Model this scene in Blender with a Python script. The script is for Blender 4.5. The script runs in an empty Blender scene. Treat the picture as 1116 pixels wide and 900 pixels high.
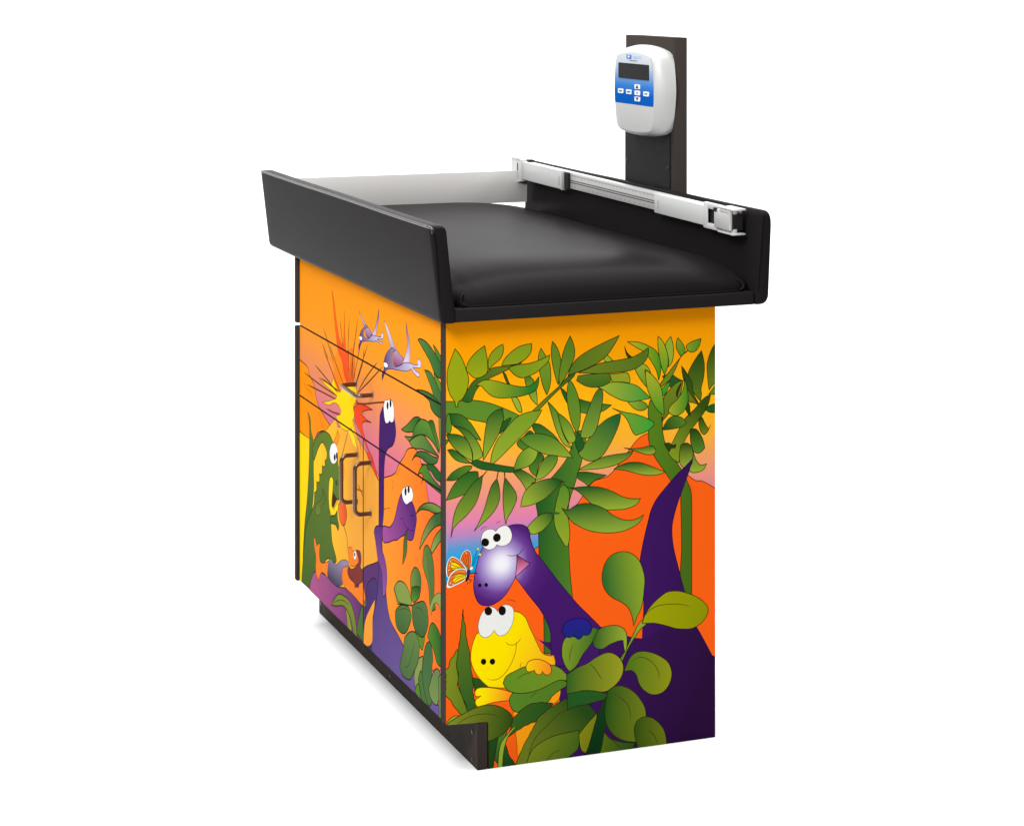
import bpy, bmesh, math, random
import numpy as np
from mathutils import Vector, Matrix
from mathutils.geometry import delaunay_2d_cdt
random.seed(7)
SC = bpy.context.scene
COL = SC.collection
# ---------------------------------------------------------------- camera
cam = bpy.data.cameras.new("camera")
cam.lens = 76.0; cam.sensor_width = 36.0; cam.sensor_fit = 'HORIZONTAL'
cam.shift_y = -0.4256; cam.clip_start = 0.05; cam.clip_end = 200
cam_o = bpy.data.objects.new("camera", cam); COL.objects.link(cam_o)
cam_o.location = (-1.2667, -3.6256, 1.4159)
cam_o.rotation_euler = (math.radians(90), 0, -math.atan2(.3585, .9335))
SC.camera = cam_o
# ---------------------------------------------------------------- studio light and exposure
W = bpy.data.worlds.new("World"); SC.world = W; W.use_nodes = True
W.node_tree.nodes["Background"].inputs[0].default_value = (1, 1, 1, 1)
W.node_tree.nodes["Background"].inputs[1].default_value = 0.16
SC.view_settings.view_transform = 'Standard'; SC.view_settings.look = 'None'
SC.view_settings.exposure = 0.85;  SC.view_settings.gamma = 1
def softbox(name, loc, aim, sx, sy, watts, col=(1, 1, 1)):
    l = bpy.data.lights.new(name, 'AREA'); l.shape = 'RECTANGLE'; l.size = sx; l.size_y = sy
    l.energy = watts; l.color = col
    o = bpy.data.objects.new(name, l); COL.objects.link(o); o.location = loc
    o.rotation_euler = (Vector(aim) - Vector(loc)).to_track_quat('-Z', 'Y').to_euler()
    return o
softbox("overhead_softbox", (0.3, 1.2, 4.2), (0.3, 1.2, 0), 5.0, 5.0, 255)
softbox("key_softbox", (-2.3, 1.5, 2.5), (0.1, 0.4, 0.6), 1.0, 1.0, 5.5)
softbox("front_softbox", (-1.5, -1.4, 2.35), (0.1, 0.0, 0.6), 0.9, 0.9, 58)
softbox("side_fill", (2.9, 0.6, 2.4), (1.15, 0.15, 0), 1.2, 1.2, 40)  # fill lamp added to lift the floor shadow right of the cabinet
softbox("wall_light", (-2.5, 3.2, 4.0), (-1.2, 6.0, 0.4), 3.0, 1.2, 60)
softbox("wall_light", (4.2, 3.2, 4.0), (3.6, 6.0, 0.4), 3.0, 1.2, 60)
# ---------------------------------------------------------------- materials
def lin(c):
    return tuple((v/255/12.92 if v/255 <= .04045 else ((v/255+.055)/1.055)**2.4) for v in c)
def mat(name, col, rough=.5, metal=0., spec=.5, bump=None, vary=None, coat=0.):
    m = bpy.data.materials.new(name); m.use_nodes = True
    nt = m.node_tree; b = nt.nodes["Principled BSDF"]
    b.inputs["Base Color"].default_value = (*col, 1); b.inputs["Roughness"].default_value = rough
    b.inputs["Metallic"].default_value = metal; b.inputs["Specular IOR Level"].default_value = spec
    b.inputs["Coat Weight"].default_value = coat
    if bump or vary:
        tc = nt.nodes.new("ShaderNodeTexCoord")
    if bump:
        prev = None
        for scale, dist, strength, stretch in bump:
            mp = nt.nodes.new("ShaderNodeMapping"); mp.inputs["Scale"].default_value = stretch
            n = nt.nodes.new("ShaderNodeTexNoise"); n.inputs["Scale"].default_value = scale; n.inputs["Detail"].default_value = 3
            bp = nt.nodes.new("ShaderNodeBump"); bp.inputs["Distance"].default_value = dist; bp.inputs["Strength"].default_value = strength
            nt.links.new(tc.outputs["Object"], mp.inputs[0]); nt.links.new(mp.outputs[0], n.inputs["Vector"])
            nt.links.new(n.outputs["Fac"], bp.inputs["Height"])
            if prev: nt.links.new(prev.outputs[0], bp.inputs["Normal"])
            prev = bp
        nt.links.new(prev.outputs[0], b.inputs["Normal"])
    if vary:
        scale, amt = vary
        n = nt.nodes.new("ShaderNodeTexNoise"); n.inputs["Scale"].default_value = scale; n.inputs["Detail"].default_value = 5
        nt.links.new(tc.outputs["Object"], n.inputs["Vector"])
        mr = nt.nodes.new("ShaderNodeMapRange")
        mr.inputs["From Min"].default_value = .3; mr.inputs["From Max"].default_value = .7
        mr.inputs["To Min"].default_value = rough-amt; mr.inputs["To Max"].default_value = rough+amt
        nt.links.new(n.outputs["Fac"], mr.inputs["Value"]); nt.links.new(mr.outputs[0], b.inputs["Roughness"])
    return m
ONE = (1, 1, 1)
M = {}
M['vinyl'] = mat("black_vinyl", (.0085, .0071, .0075), .30, spec=.009, bump=[(150, .0003, .08, ONE)])
M['vinyl_glint'] = mat("glossy_highlight_strip", (.018, .016, .0165), .25, spec=.6)  # paler, glossier than the rail vinyl, for the added highlight strip
M['laminate'] = mat("black_laminate", (.0105, .0095, .0100), .36, spec=.008, bump=[(500, .0003, .15, ONE)])
M['brown'] = mat("dark_brown_laminate", (.033, .0265, .0235), .5, spec=.01, bump=[(60, .0006, .25, (1, 1, .08))], vary=(25, .06))
M['edge'] = mat("dark_brown_edge_band", (.028, .0215, .019), .5, spec=.005)
M['core'] = mat("brown_board_edge", (.016, .010, .008), .6, spec=.15, bump=[(220, .0006, .5, (1, 1, .03))])
M['speck'] = mat("black_textured_plate", (.006, .006, .0065), .6, spec=.2, bump=[(420, .0012, .6, ONE)])
M['black'] = mat("black_shadow_gap", (.006, .005, .005), .7, spec=.2)
M['bronze'] = mat("dark_bronze_pull", (.11, .062, .04), .22, metal=.75, spec=.5)
M['alu'] = mat("brushed_aluminium", (.50, .495, .485), .36, metal=.45, bump=[(300, .0003, .2, (1, .02, 1))])
M['steel'] = mat("brushed_stainless", (.47, .455, .44), .38, metal=.2, bump=[(260, .0003, .25, (.02, 1, 1))])
M['white_metal'] = mat("white_anodised_plate", (.43, .43, .425), .42, metal=.15)
M['plastic'] = mat("white_plastic", (.375, .375, .37), .38, spec=.45)
M['screen'] = mat("dark_display_glass", (.006, .006, .0065), .25, spec=.05)
M['button'] = mat("white_button", (.58, .60, .62), .4)
M['ink'] = mat("black_ink", (.012, .012, .014), .5)
M['greyink'] = mat("grey_ink", (.16, .16, .17), .5)
M['blueink'] = mat("blue_ink", (.01, .10, .42), .4)
M['paleink'] = mat("pale_blue_ink", (.30, .42, .60), .4)
M['screw'] = mat("dark_screw", (.012, .011, .011), .35, metal=.6)
M['sweep'] = mat("white_paper_sweep", (.72, .72, .72), .85, spec=.15)
def print_mat(name, rough, coat, spec=.002):
    m = mat(name, (.5, .5, .5), rough, spec=spec, coat=coat, bump=[(700, .0002, .12, ONE)], vary=(18, .04))
    a = m.node_tree.nodes.new("ShaderNodeAttribute"); a.attribute_name = "print"
    m.node_tree.links.new(a.outputs["Color"], m.node_tree.nodes["Principled BSDF"].inputs["Base Color"])
    return m
M['print'] = print_mat("printed_laminate", .45, .0)
M['overlay'] = print_mat("printed_keypad_overlay", .4, .0)
# ---------------------------------------------------------------- object helpers
def empty(name, loc):
    o = bpy.data.objects.new(name, None); COL.objects.link(o); o.location = loc; o.empty_display_size = .1
    return o
def link(name, bm, mats, parent=None, smooth=None):
    """one mesh object from a bmesh; mats = list of materials"""
    bmesh.ops.recalc_face_normals(bm, faces=bm.faces)
    me = bpy.data.meshes.new(name); bm.to_mesh(me); bm.free()
    for k in (mats if isinstance(mats, (list, tuple)) else [mats]): me.materials.append(M[k])
    if smooth is not None:
        me.shade_smooth(); me.set_sharp_from_angle(angle=math.radians(smooth))
    o = bpy.data.objects.new(name, me); COL.objects.link(o)
    if parent: o.parent = parent
    return o
def box(bm, x0, x1, y0, y1, z0, z1, mi=0, bev=0., seg=2):
    vs = [bm.verts.new(p) for p in ((x0,y0,z0),(x1,y0,z0),(x1,y1,z0),(x0,y1,z0),(x0,y0,z1),(x1,y0,z1),(x1,y1,z1),(x0,y1,z1))]
    fs = [bm.faces.new([vs[i] for i in q]) for q in ((0,3,2,1),(4,5,6,7),(0,1,5,4),(1,2,6,5),(2,3,7,6),(3,0,4,7))]
    for f in fs: f.material_index = mi
    if bev:
        es = list({e for f in fs for e in f.edges})
        r = bmesh.ops.bevel(bm, geom=es, offset=bev, segments=seg, profile=.5, affect='EDGES')
        for f in r['faces']: f.material_index = mi
    return vs
def prism(bm, poly, axis, a0, a1, mi=0, bev=0., seg=2):
    """polygon of 2-D points extruded along an axis (0: (y,z), 1: (x,z), 2: (x,y))"""
    def P(q, a): return ((a, q[0], q[1]), (q[0], a, q[1]), (q[0], q[1], a))[axis]
    A = [bm.verts.new(P(q, a0)) for q in poly]; B = [bm.verts.new(P(q, a1)) for q in poly]
    n = len(poly); fs = [bm.faces.new(A), bm.faces.new(B[::-1])]
    for i in range(n): fs.append(bm.faces.new([A[i], B[i], B[(i+1) % n], A[(i+1) % n]]))
    for f in fs: f.material_index = mi
    if bev:
        es = list({e for f in fs for e in f.edges})
        bmesh.ops.recalc_face_normals(bm, faces=fs)
        r = bmesh.ops.bevel(bm, geom=es, offset=bev, segments=seg, profile=.5, affect='EDGES')
        for f in r['faces']: f.material_index = mi
def tube(bm, path, r, n=10, mi=0):
    path = [Vector(p) for p in path]; rings = []
    for i, p in enumerate(path):
        t = (path[min(i+1, len(path)-1)] - path[max(i-1, 0)]).normalized()
        u = t.orthogonal().normalized() if i == 0 else (u - t*u.dot(t)).normalized()
        w = t.cross(u)
        rr = r(i/(len(path)-1)) if callable(r) else r
        rings.append([bm.verts.new(p + (u*math.cos(2*math.pi*k/n) + w*math.sin(2*math.pi*k/n))*rr) for k in range(n)])
    for a, b in zip(rings, rings[1:]):
        for k in range(n):
            f = bm.faces.new([a[k], a[(k+1) % n], b[(k+1) % n], b[k]]); f.material_index = mi
    for e in (rings[0][::-1], rings[-1]): f = bm.faces.new(e); f.material_index = mi
def disc(bm, c, axis, r, h, n=14, mi=0):
    a = Vector([0, 0, 0]); a[axis] = 1
    u = a.orthogonal().normalized(); w = a.cross(u); c = Vector(c)
    A = [bm.verts.new(c + (u*math.cos(2*math.pi*k/n)+w*math.sin(2*math.pi*k/n))*r) for k in range(n)]
    B = [bm.verts.new(c + a*h + (u*math.cos(2*math.pi*k/n)+w*math.sin(2*math.pi*k/n))*r*.8) for k in range(n)]
    fs = [bm.faces.new(A), bm.faces.new(B)] + [bm.faces.new([A[k], A[(k+1) % n], B[(k+1) % n], B[k]]) for k in range(n)]
    for f in fs: f.material_index = mi
def fillet(poly, r, n=5):
    """round every corner of a 2-D polygon"""
    out = []
    m = len(poly)
    for i in range(m):
        p0, p, p1 = Vector(poly[i-1]), Vector(poly[i]), Vector(poly[(i+1) % m])
        rr = r[i] if isinstance(r, (list, tuple)) else r
        a = (p0-p); b = (p1-p); d = min(rr, a.length*.48, b.length*.48)
        a = p + a.normalized()*min(rr, a.length*.48); b = p + b.normalized()*min(rr, b.length*.48)
        for k in range(n+1):
            t = k/n; out.append(tuple((a*(1-t)**2 + p*2*t*(1-t) + b*t*t)))
    return out
# ---------------------------------------------------------------- the printed artwork
# every shape: (fill, outline width mm, outline colour, [u, v, corner flag, ...]) in panel millimetres
ART_END = [
(('V',((805.8,(250,152,4)),(715.1,(252,166,8)),(624.4,(255,186,22)),(566.7,(253,178,48)),(517.2,(243,160,105)),(476,(233,142,140)),(443,(226,130,172)),(421.5,(180,135,190)),(401.8,(95,150,205)),(382,(0,165,222)),(319.3,(0,165,222)))),0,None,[-5,-5,1,540,-5,1,540,805,1,-5,805,1]),
(('S',(253,98,22)),1.55,None,[-11.5,336.1,1,53.1,353.8,0,107.6,359.9,0,162.6,381.5,0,179.2,390.3,1,179.2,404.4,1,254.4,459.7,1,278.6,491.4,1,288.5,498.4,0,311.2,503,0,325.4,513.6,0,359.7,552.7,1,376.9,569.7,0,394.2,576.3,1,446.4,519.5,1,472.6,494.9,0,490.2,481.6,0,504.9,479,0,532.9,462,1,564,-111.4,1,-43.5,-29.1,1,-43.5,339.3,1]),
(('L',172.3,396.7,271.6,387.4,(36,90,36),(88,135,40)),1.55,None,[177.9,380.7,1,175.1,447.9,0,172.3,468.8,0,182,491.1,0,207.1,514.8,0,229.4,538.8,0,240.6,561.3,0,249,591.7,1,271.6,590,1,263.1,541.3,0,249,498.4,0,236.4,460.6,0,235.6,427,0,236.4,375.1,0,239.2,328.2,0,243.4,288.9,0,249,187.2,1,187.6,194.1,1,186.5,269,0,177.9,354.9,0]),
(('L',394.4,424.7,483.1,416.8,(85,125,30),(72,105,25)),1.55,None,[398.2,637.2,1,394.4,621.7,0,394.7,596.5,0,395.3,563.9,0,405.4,535.2,0,428.6,501.8,0,440.2,485,0,460.6,458.4,1,460.6,442.6,0,461.2,421.4,0,462,379,0,462,352.6,0,459.1,310.6,0,457.1,273.8,0,460.6,204.7,1,483.1,202.3,1,483.1,350.6,0,483.1,440.6,0,481,464.6,0,473.7,481.1,0,465,500.4,1,454.7,514.4,0,440.2,534.1,0,428.6,556.1,0,423.3,580.2,0,422.8,603.9,0,414.1,625.6,0]),
(('L',501.6,619.4,446,528.3,(52,80,20),(128,150,34)),1.55,None,[522.2,639.2,1,507.5,632.2,0,489.8,614.9,0,469.3,597.9,0,454.7,575.2,0,443.1,554.9,0,434.4,542.4,0,440.2,528.8,0,456.2,516.9,1,461.2,535,0,467.9,555.7,0,484,578.3,0,501.6,598.2,0,514.8,615.8,0]),
(('L',524.4,736,524.4,646.5,(38,68,20),(112,130,32)),1.55,None,[534,735.5,1,522.2,718.9,0,514.8,695.5,0,515.7,671.5,0,518.7,646.9,1,526.6,656.2,0,534,659.6,1]),
(('S',(88,134,40)),1.55,None,[534,659.6,1,526.6,649.5,0,517.8,639.5,1,534,637.8,1]),
(('S',(36,90,36)),1.55,None,[510.4,612.1,1,519.3,618.1,0,534,621.6,1,534,604.3,1,519.3,605.9,0]),
(('L',492,722.1,492,628,(38,68,20),(92,118,32)),1.55,None,[503.1,721.4,1,508.9,695.8,0,507.5,672.1,0,502.2,651.2,0,503.1,640.5,0,501,627.4,1,484,649.8,0,475.2,676.8,0,484,697.4,0]),
(('S',(98,122,32)),1.55,None,[475.2,663.6,1,484,647.1,0,498.6,620.9,1,486.9,625.7,0,476.7,629.1,0]),
(('L',479.6,695.1,479.6,622.3,(38,68,20),(66,96,26)),1.55,None,[462,696.2,1,472.3,682.3,0,484,663,0,485.4,647,0,497.2,621,1,481,642,0,469.3,661.4,0,465,674.9,0]),
(('S',(38,68,20)),1.55,None,[466.4,629.8,1,476.7,626.5,0,479.6,601.1,1,472.3,610.9,0]),
(('L',422.8,580.2,472.3,601.6,(38,68,20),(88,134,40)),1.55,None,[422.8,580.2,1,431.5,595.4,0,443.1,603.8,0,460.6,601.2,0,472.3,589.7,1,460.6,582.7,0,440.2,580.2,0]),
(('L',509.7,597.6,509.7,564.9,(38,68,20),(112,130,32)),1.55,None,[497.2,590.5,1,503.1,598.1,0,510.4,585.6,0,517.8,575.7,0,522.2,583.4,1,514.8,569.3,0,507.5,565.1,0,500.1,574.4,0]),
(('L',494.7,575.9,494.7,532.2,(38,68,20),(88,134,40)),1.55,None,[479.6,577,1,492.8,576,0,504.5,559.2,0,509.8,540.3,1,498.6,531.8,0,486.9,535.4,0,481,553.1,0]),
(('L',495.7,536.1,495.7,496.3,(70,120,38),(150,174,52)),1.55,None,[485.4,536.9,1,492.8,517.7,0,501.6,509.1,0,513.4,510.8,1,507.5,500.6,0,495.7,496.3,0,481,497.5,0,478.1,503,0,484,515.8,0]),
(('L',471.5,552.5,471.5,506.2,(38,68,20),(150,174,52)),1.55,None,[460.6,549.4,1,472.3,552.4,0,482.5,545,0,485.4,526.3,0,478.1,513.6,0,466.4,506.6,1,459.1,515.1,0,457.7,531.1,0]),
(('S',(38,68,20)),1.55,None,[427.1,554.6,1,437.3,555.1,0,443.1,550.7,0,450.4,551.5,1,448.9,545,0,441.6,545.6,0,437.3,539.3,1,431.5,546.4,0]),
(('L',352.2,711.5,419.9,707.2,(185,185,40),(70,145,32)),1.55,None,[352.2,747.3,1,373.7,745.2,0,393.8,737.4,0,411.2,725.8,0,418.4,709.6,0,419.9,691,0,415.5,671.6,1,411.2,689,0,402.5,705.3,0,388.1,724.6,0,373.7,733.4,0]),
(('S',(150,174,52)),1.55,None,[440.2,751.7,1,445.4,731.6,0,444.5,710.5,0,440.2,700.3,0,435,695.3,1,435.8,708.4,0,431.5,727.2,0,429.1,737.9,0]),
(('L',424.5,752.6,424.5,681.5,(178,180,40),(82,150,35)),1.55,None,[414.1,753.3,1,422.8,744.8,0,431.5,727.2,0,435,708.5,0,432.9,692.8,0,427.1,681.3,1,421.3,696.2,0,417,714.9,0,414.1,736.1,0]),
(('S',(36,90,36)),1.55,None,[422.8,679,1,440.2,681.8,0,454.7,672.9,0,463.5,668.4,1,443.1,655.2,0,437.3,660.9,0]),
(('S',(112,130,32)),1.55,None,[473.7,723.2,1,460.6,712.2,0,437.3,687.3,0,418.4,664.8,0,419.9,659.4,1,437.3,671.4,0,448.9,689.1,0,460.6,712.2,0,473.7,721.9,1]),
(('L',460.3,747.9,460.3,713.5,(140,160,38),(80,145,35)),1.55,None,[454.7,748.2,1,465,735.7,0,469.3,722.2,0,460.6,713.5,1,451.8,728.6,0,451.2,739.2,0]),
(('L',471.4,733.7,502.2,731.8,(140,160,38),(70,140,38)),1.55,None,[502.2,744,1,498.6,731,0,489.8,720.9,0,478.1,721.1,0,471.4,730.5,0,479.6,738,0]),
(('L',443.8,669.7,443.8,594.5,(112,130,32),(96,118,30)),1.55,None,[465,668.3,1,451.8,665.2,0,434.4,650.5,0,425.7,638,0,425.7,614.2,0,422.8,596,1,437.3,610.8,0,451.8,628.2,0,460.6,646.1,0]),
(('S',(62,150,45)),1.55,None,[438.7,668.7,1,437.3,660.9,0,428.6,645.7,0,422.8,641.6,1,420.7,654.1,0,428.6,662,0]),
(('S',(38,68,20)),1.55,None,[462,664.5,0,456.2,649,0,453.3,637.3,1,451.8,649.3,0]),
(('L',435,639.9,475.2,637.1,(168,175,45),(62,135,34)),1.55,None,[467.9,672,1,473.7,653.1,0,475.2,629.2,0,466.4,611.3,0,451.8,604.4,0,440.2,607.9,0,435,614.9,0,440.2,623.8,0,454.7,635.9,0,465,651.1,0]),
(('L',384.1,703.9,384.1,661.9,(150,174,52),(110,140,35)),1.55,None,[368,694.4,1,379.4,704.2,0,391,700.8,0,400.2,685.2,1,388.1,693.1,0,389.5,679.9,0,391,661.4,1,379.4,675.3,0]),
(('S',(148,158,40)),1.55,None,[316.5,689.9,1,333.6,690.1,0,352.2,690.2,0,357.9,676.7,0,356.5,671.1,1,339.3,674.1,0,322.2,674.7,1]),
(('L',353.6,629.9,393.3,627.1,(150,174,52),(88,134,40)),1.55,None,[353.6,636.4,1,373.7,637.7,0,388.1,632.7,0,393.3,624.5,0,382.3,618.7,0,368,622.3,0]),
(('L',320.8,603.5,406.3,597.2,(130,160,50),(52,160,55)),1.55,None,[320.8,628.3,1,342.2,619.7,0,368,613.2,0,391,604.1,0,406.3,593.3,0,393.8,581.1,0,376.6,575.8,0,368,575.2,0,360.8,584.9,0,353.6,601.1,0,342.2,615,0]),
(('L',291,659.5,399,652,(165,178,52),(58,150,60)),1.55,None,[291,668.2,1,305.2,672.4,0,325.1,675,0,347.9,672.2,0,370.8,665.4,0,385.2,653.9,0,399,640.3,1,382.3,638.4,0,359.4,636.8,0,339.3,641.4,0,316.5,653.4,0,302.3,663.5,0]),
(('L',407.4,691.8,407.4,609.5,(172,178,42),(68,148,42)),1.55,None,[388.7,693.1,1,405.4,680.1,0,418.4,662.2,0,424.2,640.7,0,426.2,619.5,0,425.7,608.2,0,414.1,616.4,0,402.5,634.3,0,392.4,658.7,0,389.5,677.2,0]),
(('N',(62,48,12)),1.4,None,[421.3,605.3,0,422.2,593.4,0]),
(('N',(62,48,12)),1.4,None,[299.5,678,0,300.9,671.4,0]),
(('S',(150,174,52)),1.55,None,[303.7,732.5,1,313.7,724,0,323.6,714.3,1,308,714,0]),
(('S',(38,68,20)),1.55,None,[346.5,740.3,1,352.2,726.8,0,363.7,717,1,353.6,717.6,0]),
(('L',285.3,693.3,285.3,668.1,(88,118,34),(62,105,34)),1.55,None,[254.3,691.4,1,282.5,692.2,0,313.7,691.4,0,319.4,679.3,0,305.2,669.8,0,285.3,668.1,0,268.4,672.3,0,251.5,682.5,1]),
(('L',234.7,729.2,336.5,722.9,(85,115,32),(112,130,34)),1.55,None,[336.5,759.7,1,325.1,741.6,0,310.8,724.2,0,291,711.1,0,271.2,703.3,0,254.3,697.9,0,234.7,692.7,1,241.7,710.4,0,254.3,723.9,0,282.5,739,0,310.8,750.3,0]),
(('L',254.3,718.7,394.7,709.7,(112,130,32),(86,115,32)),1.55,None,[254.3,696.6,1,276.9,704.2,0,296.7,710.8,0,327.9,714,0,362.2,718.4,0,379.4,725.1,0,394.7,733.4,1,393.8,719,0,385.2,706.4,0,365.1,695.9,0,339.3,692.4,0,296.7,692.5,0]),
(('L',287.5,647.6,287.5,620.3,(36,90,36),(88,134,40)),1.55,None,[254.3,649.9,1,271.2,643.6,0,285.3,640,0,320.8,633.5,1,302.3,623.1,0,282.5,620.7,0,262.8,623.4,0,254.3,626.6,1]),
(('L',72.1,659.6,72.1,604,(92,135,42),(96,140,44)),1.55,None,[-0.8,662.7,1,20.7,661.2,0,50.4,661.1,0,80.3,654.4,0,107.6,643.5,0,132.3,631.5,0,146.1,622.8,1,129.6,607.4,0,107.6,601.3,1,77.6,618.4,0,53.1,625.3,0,26.1,632.9,0,-0.8,637.3,1]),
(('L',161.8,696.3,161.8,644.8,(70,120,38),(150,174,52)),1.55,None,[149.4,697.1,1,159.9,696.4,0,168.2,686.8,0,173.7,663.3,0,174.3,643.9,1,162.6,656.3,0,154.3,674.9,0]),
(('S',(36,90,36)),1.55,None,[107.6,708.8,1,113.1,703.3,0,119.9,687.5,0,123.5,682.1,1,115.8,687.8,0]),
(('S',(150,174,52)),1.55,None,[124.1,661.6,1,135.1,659.5,0,141.9,647.5,0,145.2,631.9,1,137.8,635,0,129.6,648.4,0]),
(('L',188.7,745.3,188.7,661,(128,148,36),(92,135,36)),1.55,None,[181.5,745.7,1,190.4,731.8,0,198.7,715.8,0,200.9,692.4,0,198.7,674.5,0,193.1,660.7,1,186.2,675.3,0,180.6,696.3,0,176.5,714.6,0,177,732.6,0]),
(('L',30.2,658.7,146.1,723,(36,90,36),(112,130,32)),1.55,None,[30.2,661.8,1,42.3,682.6,0,53.1,695.8,0,74.9,705.8,0,85.8,715.3,0,102.1,717.4,0,121.3,717.7,0,146.1,723,1,135.1,717.3,0,119.9,711.8,0,102.1,705.3,0,80.3,696.6,0,64,686.2,0,55.9,676.5,0,47.7,659.3,0,39.6,658.1,0]),
(('L',22.6,754.5,22.6,651.4,(152,165,24),(150,162,20)),1.55,None,[17.5,754.8,1,30.2,736.7,0,38.3,715.9,0,42.9,697.8,0,39.6,680.2,0,31.5,665.5,0,23.4,659.7,0,22.1,651.4,1,18,651.7,1,16.7,660.2,0,7.3,674.8,0,2.4,695.4,0,3.3,718.2,0,10,738,0]),
(('L',58.6,757.9,58.6,700,(120,150,30),(158,165,20)),1.55,None,[73.5,757,1,76.2,744,0,79,726,0,77.6,708.2,0,66.7,701.3,0,54.5,700.3,0,43.7,709.2,0,38.3,715.9,0,42.9,730.9,0,55.9,745.3,0]),
(('L',94.4,758.2,94.4,712.7,(128,150,30),(146,160,26)),1.55,None,[108.2,757.4,1,109,744.6,0,103.5,732.1,0,91.2,722.7,0,81.1,713.6,1,79.8,725.9,0,83,738.5,0,93.9,750.6,0]),
(('L',134.8,757.1,134.8,717.3,(132,152,30),(140,160,28)),1.55,None,[163.5,755.3,1,162.6,741.2,0,154.3,730.2,0,137.8,721,0,121.3,719.4,0,106.2,719.1,1,110.4,729.1,0,124.1,742.3,0,140.6,751.6,0]),
(('L',118.6,717.1,198.7,711.9,(116,144,30),(140,160,30)),1.55,None,[198.7,732.5,1,195.9,721.1,0,184.8,711.5,0,173.7,703.2,0,157.1,696.6,0,143.3,694.9,0,130.9,700.9,0,122.7,709.1,0,118.6,714.5,1,135.1,718.6,0,157.1,719.7,0,179.2,724.7,0]),
(('L',80.3,690.2,159.9,664.2,(150,165,30),(42,120,40)),1.55,None,[55.9,685.4,1,64,692.5,0,74.9,695.6,0,91.2,693.3,0,118.6,685,0,137.8,679.9,0,157.1,678.6,0,168.2,684.3,0,177.9,695.2,1,176.5,681.1,0,172.3,671.1,0,159.9,665.5,0,140.6,661.7,0,118.6,660.7,0,99.4,662,0,85.8,666.8,0,74.9,676.5,0,65.4,686.1,0]),
(('L',218.9,647.2,218.9,561.9,(70,120,38),(150,174,52)),1.55,None,[194.5,648.9,1,207.1,636.4,0,215.4,625.5,0,219.6,605.8,0,226.6,584.6,0,236.4,568.3,0,243.4,560,1,226.6,569.1,0,212.6,593.4,0,204.3,617.3,0,198.7,635.7,0]),
(('L',232.9,625.5,232.9,571.2,(70,120,38),(150,174,52)),1.55,None,[214,626.9,1,229.4,615.4,0,240.6,601.7,0,247.6,585.6,0,251.8,574.4,1,237.8,570.8,0,228,584.5,0,219.6,605.8,0]),
(('S',(36,90,36)),1.55,None,[219.6,671.7,1,226.6,667.4,0,232.2,659.2,0,232.2,643.7,1,225.2,657.1,0]),
(('L',245.5,686.8,245.5,587.8,(84,128,38),(110,145,40)),1.55,None,[236.4,687.4,1,246.2,673.8,0,254.7,652.5,0,258.9,626.3,0,257.5,603,0,251.8,587.3,1,242,606.7,0,235,633.2,0,232.2,659.2,0]),
(('L',211.2,756.3,211.2,677,(98,130,36),(108,140,36)),1.55,None,[204.3,756.7,1,214,743.2,0,220.5,722.1,0,219.6,711.8,0,215.4,676.7,1,208.4,697.1,0,202.9,723.2,0,202,743.9,0]),
(('L',232.2,764.9,232.2,674.3,(84,122,34),(112,138,34)),1.55,None,[238.6,764.5,1,246.2,746.4,0,247.6,728.2,0,240.6,710.5,0,229.4,690.5,0,218.2,675.2,1,216.8,691.3,0,219.6,711.8,0,226.6,739.8,0]),
(('L',207.1,699.7,207.1,630.5,(36,90,36),(112,130,32)),1.55,None,[165.4,633.8,1,190.4,654.4,0,218.2,675.7,0,235,691.4,0,249,697,1,246.2,690.7,0,226.6,676.4,0,201.5,656.2,0,179.2,635.9,0,173.7,632.9,0]),
(('L',191.7,608.9,191.7,572.8,(36,90,36),(88,134,40)),1.55,None,[164,611,1,179.2,608.6,0,195.9,597,0,209.8,584.3,0,219.6,570.7,1,195.9,582.8,0,173.7,592.2,0,166.8,600.5,0]),
(('L',151.6,599.1,151.6,563.1,(36,90,36),(88,134,40)),1.55,None,[146.1,586.6,1,159.9,598.4,0,168.2,590.1,0,162.6,572.5,0,148.8,563.3,1,135.1,577.2,0]),
(('L',89.9,643.3,89.9,550.6,(36,90,36),(150,174,52)),1.55,None,[107.6,642,1,109,617.6,0,102.1,600.2,0,88.5,578.3,0,70.8,552.1,1,70.8,574.5,0,73.5,597.3,0,76.2,614.9,0,80.3,627.4,0,93.9,639.2,0]),
(('L',133.7,637.6,133.7,537,(118,150,38),(150,172,48)),1.55,None,[183.4,634,1,173.7,618,0,159.9,603.6,0,140.6,587,0,118.6,568.2,0,102.1,554.2,0,84.4,541,1,87.1,563,0,96.7,585.3,0,113.1,604.5,0,135.1,624.7,0,157.1,632.1,0]),
(('S',(36,90,36)),1.55,None,[107.6,617.7,1,124.1,624.2,0,113.1,607.1,0,102.1,597.7,0]),
(('L',319.4,611.5,276.9,539.2,(40,98,46),(112,148,48)),1.55,None,[338.8,616.3,1,336.5,600.8,0,329.3,583,0,316.5,560.5,0,300.9,540.9,0,282.5,534,0,265.6,539,0,254.3,552.4,0,262.8,562.1,0,276.9,576.6,0,291,593.7,0,310.8,607.9,0,327.9,614.5,0]),
(('L',280.7,666.8,280.7,576.1,(60,105,44),(128,158,52)),1.55,None,[296.7,665.7,1,302.9,659.6,0,302.3,638.8,0,296.7,613.1,0,291,592.7,0,282.5,580.3,0,271.2,576.8,0,258.5,579,1,262.8,597.4,0,271.2,620.2,0,279.7,640.4,0,289.6,659.2,0]),
(('S',(36,90,36)),1.55,None,[254.3,588.7,1,262.8,575.1,0,266.1,561.9,0,255.7,551.8,1,248.7,571,0]),
(('S',(88,134,40)),1.55,None,[0.6,634.5,1,5.9,640.4,0,10.5,619.8,0,7.3,604.8,0,-0.8,608.5,1]),
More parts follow.
